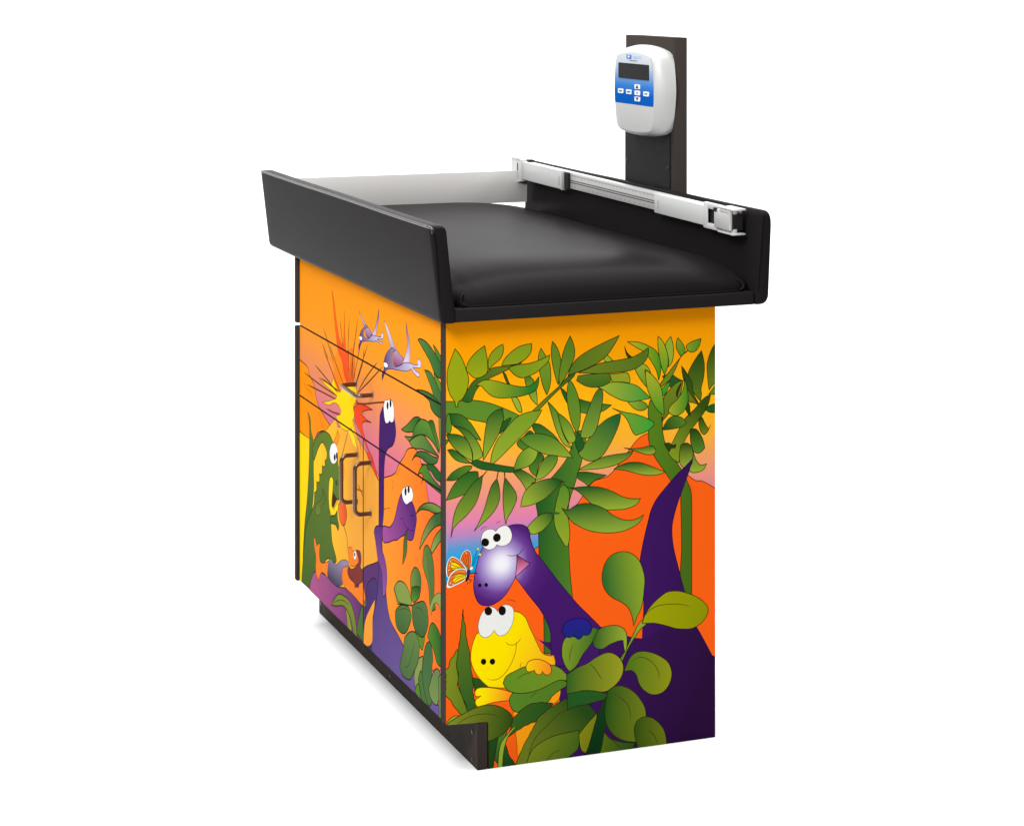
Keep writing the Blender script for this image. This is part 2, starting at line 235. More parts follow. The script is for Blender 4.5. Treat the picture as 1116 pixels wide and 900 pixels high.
(('S',(88,134,40)),1.55,None,[-0.8,595.3,1,4.6,592.4,0,-0.8,585.2,1]),
(('L',7.3,616.5,66.7,612.1,(36,90,36),(88,134,40)),1.55,None,[7.3,640.3,1,28.8,636.2,0,45,622.3,0,55.9,606.3,0,66.7,588.1,1,50.4,595.2,0,34.2,607.9,0,15.3,616.9,0,10,624.9,0]),
(('L',41,616.3,41,553.5,(36,90,36),(150,174,52)),1.55,None,[12.7,618.4,1,31.5,613.2,0,45,604.5,0,58.6,588.2,0,66.7,572.3,0,69.4,560.6,0,61.3,554.9,0,50.4,552.7,1,50.4,565.9,0,45,581.6,0,36.9,595,0,26.1,608.5,0]),
(('L',25.4,602.2,25.4,554.7,(36,90,36),(150,174,52)),1.55,None,[0.6,604.1,1,18,602.8,0,34.2,596.4,0,43.7,584.3,0,49.1,568.6,0,50.4,552.7,1,34.2,562.1,0,18,576.1,0,7.3,589.6,0]),
(('L',25.7,575.5,25.7,550.6,(36,90,36),(88,134,40)),1.55,None,[3.3,576,1,12.7,576.5,0,23.4,569.3,0,36.9,558.1,0,48.3,548.8,1,28.8,552.4,0,15.3,559.8,0]),
(('L',0.8,522.2,49.6,544.4,(36,90,36),(88,134,40)),1.55,None,[49.6,543.6,1,39.6,545.2,0,23.4,541.4,0,10,533.6,0,0.8,522.2,1,18,521.5,0,34.2,529.1,0,47.7,539.4,0]),
(('L',30.8,535.7,30.8,484.4,(36,90,36),(88,134,40)),1.55,None,[59.9,533.3,1,42.3,533.5,0,26.1,524.7,0,12.7,510.6,0,0.6,487,1,20.7,490.8,0,42.3,497.9,0,55.9,512,0,61.3,524.3,0]),
(('L',39.3,528.1,39.3,415.5,(36,90,36),(150,174,52)),1.55,None,[69.4,525.7,1,53.1,514.8,0,36.9,495.8,0,23.4,479.2,0,15.3,459.6,0,11.6,437.1,0,9.4,418.3,1,14,435.6,0,20.7,442.6,0,39.6,457.4,0,55.9,476.4,0,65.4,501,0]),
(('N',(62,48,12)),2,None,[78.1,533.6,0,68.1,522.5,0]),
(('L',77.3,519.1,77.3,425,(36,90,36),(150,174,52)),1.55,None,[96.7,517.5,1,87.1,506.8,0,80.3,489.5,0,73.5,467.2,0,64,445.1,0,52.6,427.2,1,66.7,438.4,0,83,451,0,95.3,465.2,0,102.1,482.5,0,100.8,503.1,0]),
(('L',121.5,518,121.5,433,(36,90,36),(150,174,52)),1.55,None,[111.7,518.8,1,121.3,506.5,0,132.3,490.2,0,134.5,477.2,0,126.8,459.9,0,117.2,445.4,0,113.6,433.7,1,111.7,445.9,0,109,466.6,0,108.4,492.2,0]),
(('N',(62,48,12)),2.2,None,[99.4,531.4,0,96.4,516.3,0]),
(('N',(62,48,12)),2.2,None,[110.9,530.4,0,112,516.3,0]),
(('L',173,558.8,173,515,(36,90,36),(88,134,40)),1.55,None,[177.9,558.4,1,187.6,548.6,0,179.2,537.7,0,175.1,525.2,0,172.3,515.1,1,162.6,523.6,0,158.5,534.3,0,162.6,544.2,0,173.7,553.6,0]),
(('L',147.4,530,147.4,489.7,(36,90,36),(150,174,52)),1.55,None,[124.1,530.6,1,140.6,530.6,0,157.1,521.5,0,170.9,510.1,0,169.6,502.5,1,166,504.1,0,164,497.8,0,154.9,489,1,146.1,504.4,0,135.1,518.2,0]),
(('L',94.9,550.9,94.9,529.2,(36,90,36),(40,92,38)),1.55,None,[46.4,549.2,1,55.9,554,0,74.9,548.7,0,102.1,541.4,0,126.8,535.5,0,143.9,530.8,1,135.1,527.2,0,118.6,527.2,0,91.2,532,0,64,538.1,0]),
(('L',128.2,551.5,175.1,547.7,(88,134,40),(150,174,52)),1.55,None,[160.4,570.1,1,148.8,564.6,0,137.8,553.9,0,132.3,541.5,0,128.2,530.3,1,148.8,532.5,0,162.6,537.8,0,172.3,548.6,0,175.1,559.9,0]),
(('L',192,590.9,192,547.8,(70,122,42),(138,165,48)),1.55,None,[140.6,584.5,1,157.1,592.2,0,179.2,591.8,0,204.3,583.5,0,223.8,567.8,0,244,543.6,1,218.2,547.5,0,190.4,553.6,0,168.2,564.3,0,151.6,574.6,0]),
(('L',192.2,550.9,192.2,506.2,(70,120,38),(150,174,52)),1.55,None,[212.6,549.2,1,195.9,550.6,0,183.4,540,0,176.5,525.1,0,170.4,508.1,1,187.6,512.6,0,201.5,523,0,209.8,532.7,0,214,542.7,0]),
(('L',222.4,495.4,222.4,383.7,(88,134,40),(150,170,44)),1.55,None,[218.2,490.6,1,226.6,495.1,0,236.4,483.9,0,236.4,463.2,0,232.2,448,0,236.4,426.9,0,237.8,400.9,0,232.2,382.8,0,221,397.3,0,209.8,419,0,207.1,439.9,0,211.2,465.4,0,215.4,480.5,0]),
(('L',207.1,507.1,157.1,464.9,(36,90,36),(150,174,52)),1.55,None,[224.4,501.7,1,207.1,508.4,0,184.8,507.6,0,162.6,500.5,0,148.8,486.2,0,142.5,463.1,1,162.6,464.5,0,184.8,471.5,0,204.3,484.1,0,215.4,493.4,0]),
(('N',(62,48,12)),3,None,[216.8,503.7,0,228,500.1,0]),
(('N',(62,48,12)),3,None,[162.6,503,0,169.6,505,0]),
(('L',201.5,445.6,168.2,415.1,(36,90,36),(150,174,52)),1.55,None,[207.6,445,1,190.4,447.8,0,173.7,441.6,0,162.6,432.3,0,155.7,425.2,1,162.6,412.5,0,179.2,414.1,0,195.9,425.4,0,204.3,436.3,0]),
(('N',(50,95,38)),4,None,[204.3,446.6,0,218.2,444.6,0]),
(('L',282.1,514.3,282.1,488.6,(36,90,36),(88,134,40)),1.55,None,[254.3,516.1,1,271.2,515.2,0,291,510.5,0,311.4,505.7,1,299.5,502,0,291,500.1,0,282.5,495.6,0,274.6,489.2,1,265.6,497,0,252.9,506.4,0]),
(('L',309,551.2,309,515.3,(36,90,36),(150,174,52)),1.55,None,[364.2,546.9,1,350.8,543.5,0,330.8,542.5,0,308,540.4,0,288.2,534.1,0,271.2,527.7,0,254.3,519.7,1,279.7,519.2,0,305.2,519.7,0,327.9,523.1,0,347.9,530.7,0,359.4,538.9,0]),
(('L',376.9,523.9,376.9,500.3,(36,90,36),(150,174,52)),1.55,None,[325.1,516,1,339.3,522.2,0,356.5,525.5,0,376.6,523.9,0,393.8,517.8,0,411.2,509.8,0,429.1,502.3,1,417,498.8,0,396.7,498.6,0,373.7,503.2,0,350.8,510.8,0]),
(('L',377,554.3,377,538,(36,90,36),(150,174,52)),1.55,None,[344.5,553.2,1,362.2,550.5,0,379.4,550.4,0,402.5,552.3,0,409.7,544.1,0,408.3,539,0,396.7,536.5,0,379.4,541.2,0,362.2,547.8,0]),
(('L',303.3,486,303.3,443.5,(36,90,36),(150,174,52)),1.55,None,[229.1,492.3,1,243.1,488.5,0,254.3,488.9,0,276.9,488.3,0,302.3,483.5,0,325.1,473.7,0,342.2,464.4,0,359.4,459,0,378.6,457.4,1,370.8,447.5,0,350.8,441.4,0,327.9,441.4,0,308,443.4,0,282.5,455.3,0,268.4,468.2,0,254.3,481.1,0,243.1,487.2,0]),
(('L',303,455.3,303,401.4,(36,90,36),(142,172,56)),1.55,None,[222.1,454.1,1,234.7,449.1,0,245.9,454.6,0,254.3,457.2,0,271.2,458.1,0,291,452.7,0,308,443.9,0,325.1,430.7,0,347.9,420.8,0,368,420.3,0,385.2,427.1,1,376.6,414.3,0,359.4,405.3,0,336.5,400.1,0,305.2,401.2,0,276.9,407.7,0,259.9,415.7,0,243.1,426.3,0,231.9,440.3,0]),
(('L',378.3,328.2,542.9,312,(62,24,96),(50,19,72)),1.55,(35,12,50),[484.9,522.3,1,469.3,509,0,448.9,492.2,0,431.5,475.2,0,417,460.6,0,408.3,449.5,0,399.6,433.2,0,393.8,412.7,0,388.1,392.2,0,380.9,361.4,0,378.3,345.9,0,379.4,332.7,0,383.8,300.7,0,385.2,256,0,382.3,193.3,0,385.2,124.7,1,542.9,106.4,1,542.9,146.3,1,520.7,156.8,0,492.8,207.6,0,469.3,274.9,0,454.7,326.6,0,446,360.5,0,442.5,389.8,0,444.5,410.8,0,454.7,444.2,0,466.4,472.2,0,476.7,497.8,0]),
(('N',(40,12,55)),1,None,[362.2,203.5,0,388.1,199.1,0,414.1,195.8,0,437.3,190,0,460.6,180.1,0,481,168.6,0]),
(('L',236.3,208.6,513.4,92.6,(64,25,98),(44,17,58)),0,None,[164.7,231.9,1,182.5,218.1,0,200.9,213.6,1,236.3,250.2,1,254.3,251,1,296.7,232,0,353.7,207.7,0,379.3,200.1,1,478.8,227.2,1,492.6,211,0,511.8,178.2,0,532.4,140.3,1,609,-4.8,1,609,-90.9,1,236.3,-41.2,1,221.3,43.9,0,217.7,105.3,0,215.3,130.5,0,212.3,155.8,0,206.3,192.5,1]),  # purple body, darker towards the lower right
(('R',104.9,364.8,((0,(246,246,246)),(12.3,(240,238,246)),(20.5,(214,206,230)),(34.5,(166,140,202)),(51.2,(112,66,152)),(69.1,(80,34,116)),(102.4,(68,26,104)),(230.3,(66,26,102)))),1.55,(40,12,55),[115.8,430.3,1,132.3,432.4,0,148.8,429.1,0,158.5,419.2,0,161.3,403.5,0,170.9,379.5,0,184.8,362.2,0,212.6,325.9,0,235,298.3,0,254.4,275.5,0,274.4,255.3,0,297,232,1,297,159.1,1,201.5,170,1,200.9,214,1,199.3,234.8,0,190.4,256.4,0,179.2,275.6,0,157.1,303.7,0,132.3,338,1,122.7,321.3,0,110.4,305.4,0,91.2,293.8,0,74.9,292.4,0,62.6,298,0,54.5,314.2,0,52.3,332.2,0,54.5,351.1,0,61.3,377.2,0,70,398,0,80.3,408.5,1]),
(('L',146.3,376.2,146.3,336.9,(132,12,62),(245,150,198)),1.55,(60,12,50),[135.1,377.2,1,146.1,369,0,160.4,359.1,1,148.8,350.2,0,132.3,338.3,1,134.5,357.3,0]),
(('N',(50,20,70)),1.2,None,[115.3,379.1,0,124.1,376.8,0,135.1,377.2,0,143.3,382.1,0,147.4,388.9,0]),
(('S',(242,242,236)),1,(60,50,60),[66.7,412.3,1,69.4,422.3,0,77.6,427.9,0,88.5,427.7,0,94.5,423.1,1,102.1,430,0,114.5,432,0,122.7,423.8,0,125.7,410.7,0,119.9,399.7,0,107.6,395.7,0,96.7,399.3,1,91.2,393.5,0,81.7,391.6,0,72.1,396.5,0,65.9,404.8,0]),
(('S',(22,18,18)),0,None,[81.9,404.8,0,80.9,401.2,0,78.1,398.8,0,74.3,398.1,0,70.5,399.5,0,67.7,402.4,0,66.7,406.2,0,67.7,409.8,0,70.5,412.3,0,74.3,412.9,0,78.1,411.6,0,80.9,408.6,0]),
(('S',(22,18,18)),0,None,[103.7,409.2,0,101.6,406,0,98.1,404.4,0,94.2,404.7,0,91.1,407.1,0,89.4,410.6,0,89.6,414.6,0,91.8,417.7,0,95.3,419.4,0,99.1,419,0,102.3,416.7,0,104,413.1,0]),
(('N',(62,48,12)),1,None,[65.4,427.3,0,69.4,432,0,78.1,433.5,0]),
(('N',(62,48,12)),1,None,[95.3,436.6,0,98.9,439.9,0,104.3,440.1,0]),
(('S',(20,14,24)),0,None,[67.3,329.4,0,66.8,327.8,0,65.6,326.7,0,64,326.4,0,62.4,327,0,61.2,328.4,0,60.7,330.1,0,61.2,331.7,0,62.4,332.8,0,64,333.1,0,65.6,332.5,0,66.8,331.1,0]),
(('S',(20,14,24)),0,None,[79.8,328.9,0,79.3,327.2,0,78,326,0,76.2,325.7,0,74.5,326.4,0,73.2,327.8,0,72.7,329.6,0,73.2,331.4,0,74.5,332.6,0,76.2,332.9,0,78,332.2,0,79.3,330.8,0]),
(('S',(245,240,235)),0.6,(60,30,40),[25.9,380,1,30,389,0,36.2,395,0,41.6,395.5,0,46.2,391.9,0,48.6,381.5,0,47.8,367,0,44.7,359.3,1,37,365.1,0]),
(('L',37.4,393.4,37.4,361.4,(225,85,25),(245,120,30)),1.2,(60,20,20),[28,379.8,1,32.3,388.8,0,37.7,393.4,0,42.4,393,0,45.5,389,0,46.9,380.2,0,46.2,367.1,0,43.9,360.8,1,37,367.3,0]),
(('N',(60,20,20)),0.9,None,[42.4,361.7,0,38.5,376.6,0,37,386.9,0]),
(('N',(60,20,20)),0.9,None,[43.1,361.6,0,42.4,376.2,0,41.6,387.9,0]),
(('N',(60,20,20)),0.9,None,[40.1,364.8,0,33.9,377.1,0,33.1,384.4,0]),
(('S',(245,240,235)),0.6,(60,30,40),[0,368.7,1,3.1,378.6,0,7.7,385.1,0,12.6,386.7,0,21.5,382.3,0,30.8,373,0,40.1,361.2,1,33.9,356.7,0,18.5,359.7,0,5.4,347.9,0,0.8,354.2,0,-0.3,361.5,0]),
(('L',19.6,383.1,19.6,349.4,(238,130,35),(225,95,30)),1.2,(60,20,20),[3.1,369.9,1,5.4,378.4,0,9.2,383.1,0,13.1,383.7,0,20.8,380.1,0,29.2,371.7,0,36.2,362.3,1,30.8,359.9,0,16.9,358.4,0,5.4,350.8,0,3.1,356.8,0]),
(('S',(255,222,25)),0.7,(60,20,20),[10.8,376.4,1,18.5,374.2,0,26.2,369.1,0,33.1,362.6,1,23.1,362.8,0,15.4,361.4,0,9.2,367.8,0]),
(('N',(60,20,20)),1.1,None,[6.9,372.4,0,18.5,368.4,0,33.9,362.5,0]),
(('N',(60,20,20)),1.1,None,[9.2,379.4,0,21.5,372.4,0,33.9,362.5,0]),
(('N',(60,20,20)),1.1,None,[7.7,365.1,0,18.5,365.5,0,32.3,361.9,0]),
(('N',(60,20,20)),1.1,None,[3.9,359.7,0,12.3,361.7,0,18.5,364,0]),
(('S',(245,240,235)),0.6,(60,30,40),[1.5,336.7,1,3.1,345.2,0,9.2,356.2,0,18.5,362.6,0,29.2,364,0,38.5,360.6,0,40.8,353.1,0,38.5,344.6,0,30.8,338.8,0,18.5,334.3,0,6.2,330.7,0,1.5,332.4,0]),
(('L',21.5,362.3,21.5,332.9,(238,135,40),(228,105,32)),1.2,(60,20,20),[4.9,336.4,1,5.8,344.2,0,11.5,353.8,0,20,360,0,29.2,361.5,0,36.7,358.6,0,38.2,353.4,0,36.2,345.6,0,29.2,341.2,0,18.5,337.2,0,7.7,334.3,0]),
(('S',(255,222,25)),0.7,(60,20,20),[16.1,349.7,1,23.1,353.1,0,37,351.3,1,37,346.2,0,26.2,342.9,0,15.4,338.9,0,13.1,344.2,0]),
(('N',(60,20,20)),1.1,None,[7.7,344.8,0,21.5,349.2,0,37.7,351.2,0]),
(('N',(60,20,20)),1.1,None,[10.8,337.2,0,23.1,346.1,0,38.5,349,0]),
(('N',(60,20,20)),1.1,None,[6.9,350.7,0,20,355.2,0,37.7,353.4,0]),
(('S',(250,225,190)),0,None,[10.3,377.9,0,10.2,377.4,0,9.8,377,0,9.2,377,0,8.7,377.2,0,8.3,377.6,0,8.2,378.1,0,8.3,378.6,0,8.7,378.9,0,9.2,379,0,9.8,378.8,0,10.2,378.4,0]),
(('S',(250,225,190)),0,None,[8,370.9,0,7.9,370.4,0,7.5,370,0,6.9,369.9,0,6.4,370.1,0,6,370.5,0,5.8,371.1,0,6,371.6,0,6.4,371.9,0,6.9,372,0,7.5,371.8,0,7.9,371.4,0]),
(('S',(250,225,190)),0,None,[6.5,362.3,0,6.3,361.8,0,5.9,361.5,0,5.4,361.4,0,4.8,361.6,0,4.5,362,0,4.3,362.5,0,4.5,363,0,4.8,363.3,0,5.4,363.4,0,5.9,363.2,0,6.3,362.8,0]),
(('S',(250,225,190)),0,None,[9.5,338.8,0,9.4,338.3,0,9,338,0,8.5,337.9,0,7.9,338.1,0,7.5,338.5,0,7.4,339,0,7.5,339.5,0,7.9,339.8,0,8.5,339.9,0,9,339.7,0,9.4,339.3,0]),
(('S',(250,225,190)),0,None,[14.9,336.8,0,14.8,336.3,0,14.4,336,0,13.8,335.9,0,13.3,336.1,0,12.9,336.5,0,12.8,337,0,12.9,337.5,0,13.3,337.9,0,13.8,337.9,0,14.4,337.7,0,14.8,337.3,0]),
(('S',(250,225,190)),0,None,[39.6,390.3,0,39.5,389.8,0,39,389.5,0,38.5,389.4,0,38,389.6,0,37.6,390,0,37.4,390.5,0,37.6,391,0,38,391.4,0,38.5,391.4,0,39,391.3,0,39.5,390.8,0]),
(('S',(70,30,110)),0.8,(60,20,20),[40.1,359,1,43.1,360.1,0,46.2,356.9,0,44.7,351.3,0,40.1,347.4,1,39.3,353.3,0]),
(('S',(30,15,30)),0,None,[38.5,347.5,1,41.6,350.1,0,44.7,351.3,1,43.1,344.1,0,38.5,338.8,1,36.2,341.9,0]),
(('S',(245,240,235)),0.8,(60,20,20),[44.7,362.2,1,47.8,365.5,0,51.7,363.7,0,49.3,358.8,0,46.2,358.4,0]),
(('N',(45,20,35)),1,None,[45.5,351.2,0,52.4,352.7,0,61.7,351,0]),
(('N',(45,20,35)),1,None,[41.6,347.2,0,49.3,347.2,0,52.4,346.1,0]),
(('N',(45,20,35)),1,None,[40.1,343,0,46.2,340.9,0,44.7,333.8,0]),
(('N',(45,20,35)),1,None,[41.6,344.3,0,49.3,340.6,0,47,337.9,0]),
(('N',(45,20,35)),1,None,[49.3,363.9,0,52.4,375.3,0,60.2,394.2,0]),
(('N',(45,20,35)),1,None,[50.9,365.2,0,55.5,376.4,0,64.1,384.3,0]),
(('N',(45,20,35)),1,None,[38.5,340.2,0,41.6,337,0,39.3,332.9,0]),
(('S',(225,220,60)),0.6,None,[62.8,394.9,0,62.5,393.7,0,61.7,392.9,0,60.5,392.7,0,59.3,393.1,0,58.5,394.1,0,58.2,395.4,0,58.5,396.6,0,59.3,397.4,0,60.5,397.6,0,61.7,397.2,0,62.5,396.2,0]),
(('S',(240,215,90)),0.6,None,[67,384.5,0,66.7,383.3,0,65.8,382.5,0,64.5,382.2,0,63.3,382.7,0,62.4,383.7,0,62,385,0,62.4,386.2,0,63.3,387,0,64.5,387.2,0,65.8,386.8,0,66.7,385.8,0]),
(('S',(252,160,22)),1,None,[127.7,95.5,1,176.5,110.3,0,218.3,126,0,216.8,108.2,0,206.3,101.1,0,173.6,72,0,138,14.5,0,135.1,38.2,0]),
(('L',-0.3,165.4,41.6,160.5,(128,140,34),(100,125,32)),1.55,None,[-0.3,187.1,1,5.5,190.5,0,6.3,197.3,1,8.3,203.8,1,15.5,211.2,0,17.7,216,1,21.3,221.4,1,22.4,213.9,1,21.9,205,0,21.2,197.5,1,19.9,188.9,0,22.1,182.2,1,22,177.3,0,23.6,172.1,0,22.7,162.1,1,21.3,156.1,0,24.9,149.8,1,27,143.9,0,30,138.7,0,32.8,131.1,1,34.3,124.6,0,37.4,118.5,1,38.7,113.2,0,41.6,105.5,1,35,103.9,1,28.5,103.5,0,24,108.6,1,21.3,112.5,1,15.5,118.7,0,11.7,125.1,1,9.8,130.3,1,4.9,134.5,1,-0.3,141,1,-1.2,147.8,1,0.2,152.8,0,-0.9,159.2,1,0.4,164.4,0,-0.6,168.7,1,0.5,176,0,-1.1,182.4,1]),
(('L',65.2,164.6,65.2,137.3,(36,90,36),(38,68,20)),1.55,None,[48.8,166.5,1,59,163.9,0,73.5,155.4,0,81.7,145.7,1,67.7,146.5,0,56.1,138.4,0,53.2,152.3,0]),
(('L',19.9,293.6,56.1,105.1,(98,122,34),(42,92,34)),1.55,None,[32,292.4,1,32.8,287.3,1,32.1,281.8,0,34.1,274.9,1,33.7,270.4,0,35.8,264.4,1,36.9,257.5,0,37.7,251.9,1,37,246.2,0,38.4,239.4,0,40,233.6,1,41,226.6,0,42.9,220.6,1,44.5,213.4,0,45.5,205.5,1,44.8,199.1,0,45.9,194.1,0,47.2,188.4,1,47.1,182.2,0,48.8,174.7,0,50.4,168.8,1,49.9,163.1,0,51.7,155.2,0,51.9,149.8,1,50.3,141.8,0,52.7,135,1,52.7,130.1,0,55,125.3,1,56.1,119.2,0,54.6,108.5,0,48.4,107,1,41.6,106.8,1,38.4,113.8,1,37.6,120,0,34.3,127.3,0,31.5,132.9,1,28.5,141.6,0,26.1,147.2,1,25.3,153,0,22.8,158.6,0,22.6,165.6,1,23.6,170.9,0,23.6,177.6,0,21.3,183.9,1,19.9,191.6,0,20.4,201.1,1,21.9,207.7,0,22.4,214.1,1,24.2,223.8,0,24.2,229.3,1,26.9,239.7,0,27.1,245.2,0,27.9,252.9,1,29.1,256.7,0,30,264,0,29.6,269.7,1,31.2,274.7,0,30.7,281.4,1,31.9,286.6,0]),
(('L',108.6,206.2,203.3,159.6,(255,228,0),(250,172,30)),1.55,(120,80,0),[129.5,276.7,1,141,272.7,0,151.6,263.1,0,159.9,244.3,0,166.7,230.6,0,176.5,209.6,0,185.4,194.8,0,197.4,189.3,0,206.3,189.2,1,208.1,170.1,0,176.5,151.7,0,135.1,148.2,0,111.6,141.4,1,99.8,142.8,0,80.8,146.4,1,70.6,155.8,0,59,169.4,0,49.4,188.3,0,46.8,204.9,0,48.8,221.1,0,53.2,234.2,0,59.8,244.7,0,88.1,249.5,1]),
(('N',(110,75,0)),1.1,None,[133.6,222.6,0,133,206.2,0,126.3,187.7,0,114.5,169.8,0,99.8,159.2,0,88.1,158.1,0,77,161.9,0]),
(('N',(110,75,0)),1.1,None,[113.1,223.7,0,119.9,217.8,0,129.6,216.7,0,137.8,220.9,0,143.3,227.3,0]),
(('N',(110,75,0)),1,None,[134.2,216.7,0,133.4,208.6,0,132.3,202.3,0]),
(('N',(110,75,0)),1,None,[143.9,184.3,0,141.9,177.7,0,140.4,171.8,0]),
(('S',(236,236,232)),1,(70,60,40),[60.7,254.9,1,62.6,267.4,0,69.4,282,0,80.3,289.8,0,91.2,287.4,0,98,279.8,1,104.9,288.5,0,115.8,290,0,126.8,283.7,0,129.6,270.6,0,126.8,255.5,0,119.9,243.4,0,110.4,236,0,99.4,236.7,0,91.2,246.5,1,84.4,238.3,0,74.9,235.5,0,65.4,240.4,0]),
(('S',(22,18,16)),0,None,[87.7,281.4,0,86.7,277.7,0,84,275.1,0,80.3,274.5,0,76.6,275.9,0,73.9,279,0,73,282.9,0,73.9,286.7,0,76.6,289.2,0,80.3,289.8,0,84,288.4,0,86.7,285.3,0]),
(('S',(22,18,16)),0,None,[113.9,279.4,0,113,275.3,0,110.4,272.4,0,106.8,271.7,0,103.2,273.2,0,100.6,276.6,0,99.7,280.9,0,100.6,285,0,103.2,287.8,0,106.8,288.6,0,110.4,287.1,0,113,283.7,0]),
(('N',(62,48,12)),1,None,[115.8,298.7,0,124.1,297.6,0,133.7,292.7,0]),
(('S',(22,14,5)),0,None,[76.4,192.3,0,75.7,189.6,0,73.8,187.8,0,71.2,187.4,0,68.6,188.4,0,66.7,190.7,0,66,193.5,0,66.7,196.1,0,68.6,197.9,0,71.2,198.3,0,73.8,197.3,0,75.7,195.1,0]),
(('S',(22,14,5)),0,None,[93.4,190.4,0,92.7,187.7,0,90.8,185.9,0,88.1,185.5,0,85.5,186.5,0,83.6,188.7,0,82.9,191.5,0,83.6,194.2,0,85.5,196,0,88.1,196.4,0,90.8,195.4,0,92.7,193.2,0]),
(('L',67.7,131.5,126.3,124.5,(255,232,5),(252,130,30)),1.55,(110,70,0),[54.6,139.9,1,59,146.2,0,73.5,146.7,0,94,142.6,0,111.6,137.3,0,126.8,131.3,1,121.8,117.4,1,99.8,118.1,0,79.4,116.4,0,69.2,113.6,0,59,114.3,0,55.2,122.1,0,57.5,127.8,1,67.7,132.1,1,59,132,0,55.5,134.3,0]),
(('N',(110,70,0)),1,None,[57.5,127.3,0,66.2,133,0]),
(('L',120.4,125.2,237.8,111.2,(88,134,40),(84,122,36)),1.55,None,[120.4,119.7,1,129.2,131,0,152.8,126.9,0,182.5,133,0,206.3,141.3,0,224.3,142,0,237.8,132.9,1,218.3,124.6,0,203.3,115.3,0,194.4,105.4,0,176.5,106.1,0,158.7,105.5,0,143.9,97.7,0,135.1,94.6,0,124.8,102.7,0]),
(('N',(62,48,12)),1.2,None,[160.2,117.2,0,173.6,127.2,0]),
(('L',108.6,157.5,234.8,142.8,(100,142,38),(118,148,36)),1.55,None,[108.6,149.9,1,114.5,161.6,0,129.2,168.2,0,152.8,175.1,0,176.5,173.7,0,200.3,172.4,0,218.3,164.8,0,233.3,149.2,0,234.8,138.8,1,218.3,142.7,0,200.3,137.8,0,182.5,131.6,0,158.7,127.5,0,135.1,129,0,117.4,136.6,0]),
(('N',(62,48,12)),1.2,None,[135.1,153.7,0,146.9,160.6,0,163.2,163.4,0]),
(('L',152.8,173.4,201.8,167.8,(255,210,15),(250,135,35)),1.55,(110,60,0),[152.8,175.1,1,157.2,182.8,0,167.6,185.8,0,179.5,184.4,0,191.4,179,0,200.3,171,0,201.8,159.8,0,195.9,154.4,0,188.4,157.2,0,184,163.2,1,182.5,157.9,0,175,157.9,0,170.6,162,0,169.1,166.3,1,158.7,164.8,0,153.4,168.1,0]),
(('L',14.1,102.5,14.1,80.3,(150,174,52),(88,134,40)),1.55,None,[-0.3,84.8,1,4,95.6,0,15.5,102.4,0,28.5,100.8,1,19.9,91,0,12.7,80.4,1,-0.3,82,1]),
(('L',91,60.3,91,-4.9,(34,78,30),(28,70,26)),1.55,None,[80.8,61.5,1,101.3,59,0,94,32.5,0,91,11,0,88.7,-3.8,1,80.8,-3.6,1]),
(('L',103.1,69.7,103.1,6.7,(88,134,40),(36,90,36)),1.55,None,[99.8,59.2,1,114.5,68.3,0,111.6,46.7,0,102.8,31.4,0,99.8,7.1,0,91.6,16.4,1]),
(('L',118.9,43,118.9,-4.7,(36,90,36),(30,70,28)),1.55,None,[108.6,44.3,1,115.1,35.3,0,120.4,18.1,0,129.2,6,0,131.6,-3.1,1,106.3,-3.1,1]),
(('L',114.5,83.1,204.8,72,(62,100,34),(36,80,28)),1.55,None,[126.3,83.3,1,130.9,87.7,1,135.1,90.5,0,140,95.2,1,146.9,100,0,154.2,103.5,1,161.7,106.5,0,167.3,107.1,1,173.1,106.6,0,179.5,107.1,0,185.5,106.4,1,193.5,104,0,199.7,103.9,1,204.8,102.2,1,201.9,97.6,1,196.7,92.5,0,194.4,88.8,0,188.9,84.7,1,182.4,81.4,0,180.2,78.8,1,173.6,74.7,0,169.1,72.7,1,161.8,71.9,0,156.9,69.4,1,152,69,0,146.9,67,0,142.3,63.9,1,135.9,62,0,129.2,58.2,0,122,54.2,1,114.5,51.3,1,117.7,58.2,1,120.5,61.6,0,123.3,67.2,0,124.3,73.6,1]),
(('S',(150,174,52)),1.55,None,[98.4,-3.1,1,99.8,20.8,0,104.2,42.2,0,117.4,58.3,0,129.2,69.2,0,135.1,69.9,1,117.4,51.5,0,111.6,35.7,0,108.6,16.9,0,107.2,-3.2,1]),
(('L',-0.3,91.1,126.3,75.5,(132,142,38),(44,76,22)),1.55,None,[-0.3,82.6,1,6.9,92.6,0,35.8,105.3,0,56.1,112.4,0,76.4,114.9,0,96.9,111,0,114.5,101.2,0,125.7,88.9,0,126.3,77.8,0,114.5,62.8,0,99.8,55,0,79.4,49.4,0,59,50.6,1]),
(('N',(62,48,12)),1.2,None,[14.1,81.3,0,30,92.4,0,50.3,98.7,0,73.5,99.4,0,91,95.3,0,101.9,89.9,0]),
(('L',360.8,235.7,360.8,157.1,(150,174,52),(88,134,40)),1.55,None,[382.3,233.4,1,391,227.2,0,379.4,217.9,0,365.1,201.1,0,353.6,184.1,0,339.3,159.5,0,330.8,160.5,1,345,177.2,0,352.2,189.5,0,363.7,209.2,0,373.7,226.4,0]),
(('L',308,314.3,379.4,322.9,(50,105,45),(138,165,42)),1.55,None,[365.1,224.2,1,360.8,246.1,0,353.6,260,0,339.3,271.9,0,322.2,281.5,0,309.4,294.6,0,302.3,312.2,0,302.9,330.4,0,309.4,348,0,322.2,359.8,0,342.2,363.7,0,359.4,358.9,0,373.7,347,0,382.3,330.5,0,387.2,309,0,385.8,288.1,0,383.8,270,0,379.4,254.7,0,372.3,242.3,0,367.4,229.7,1]),
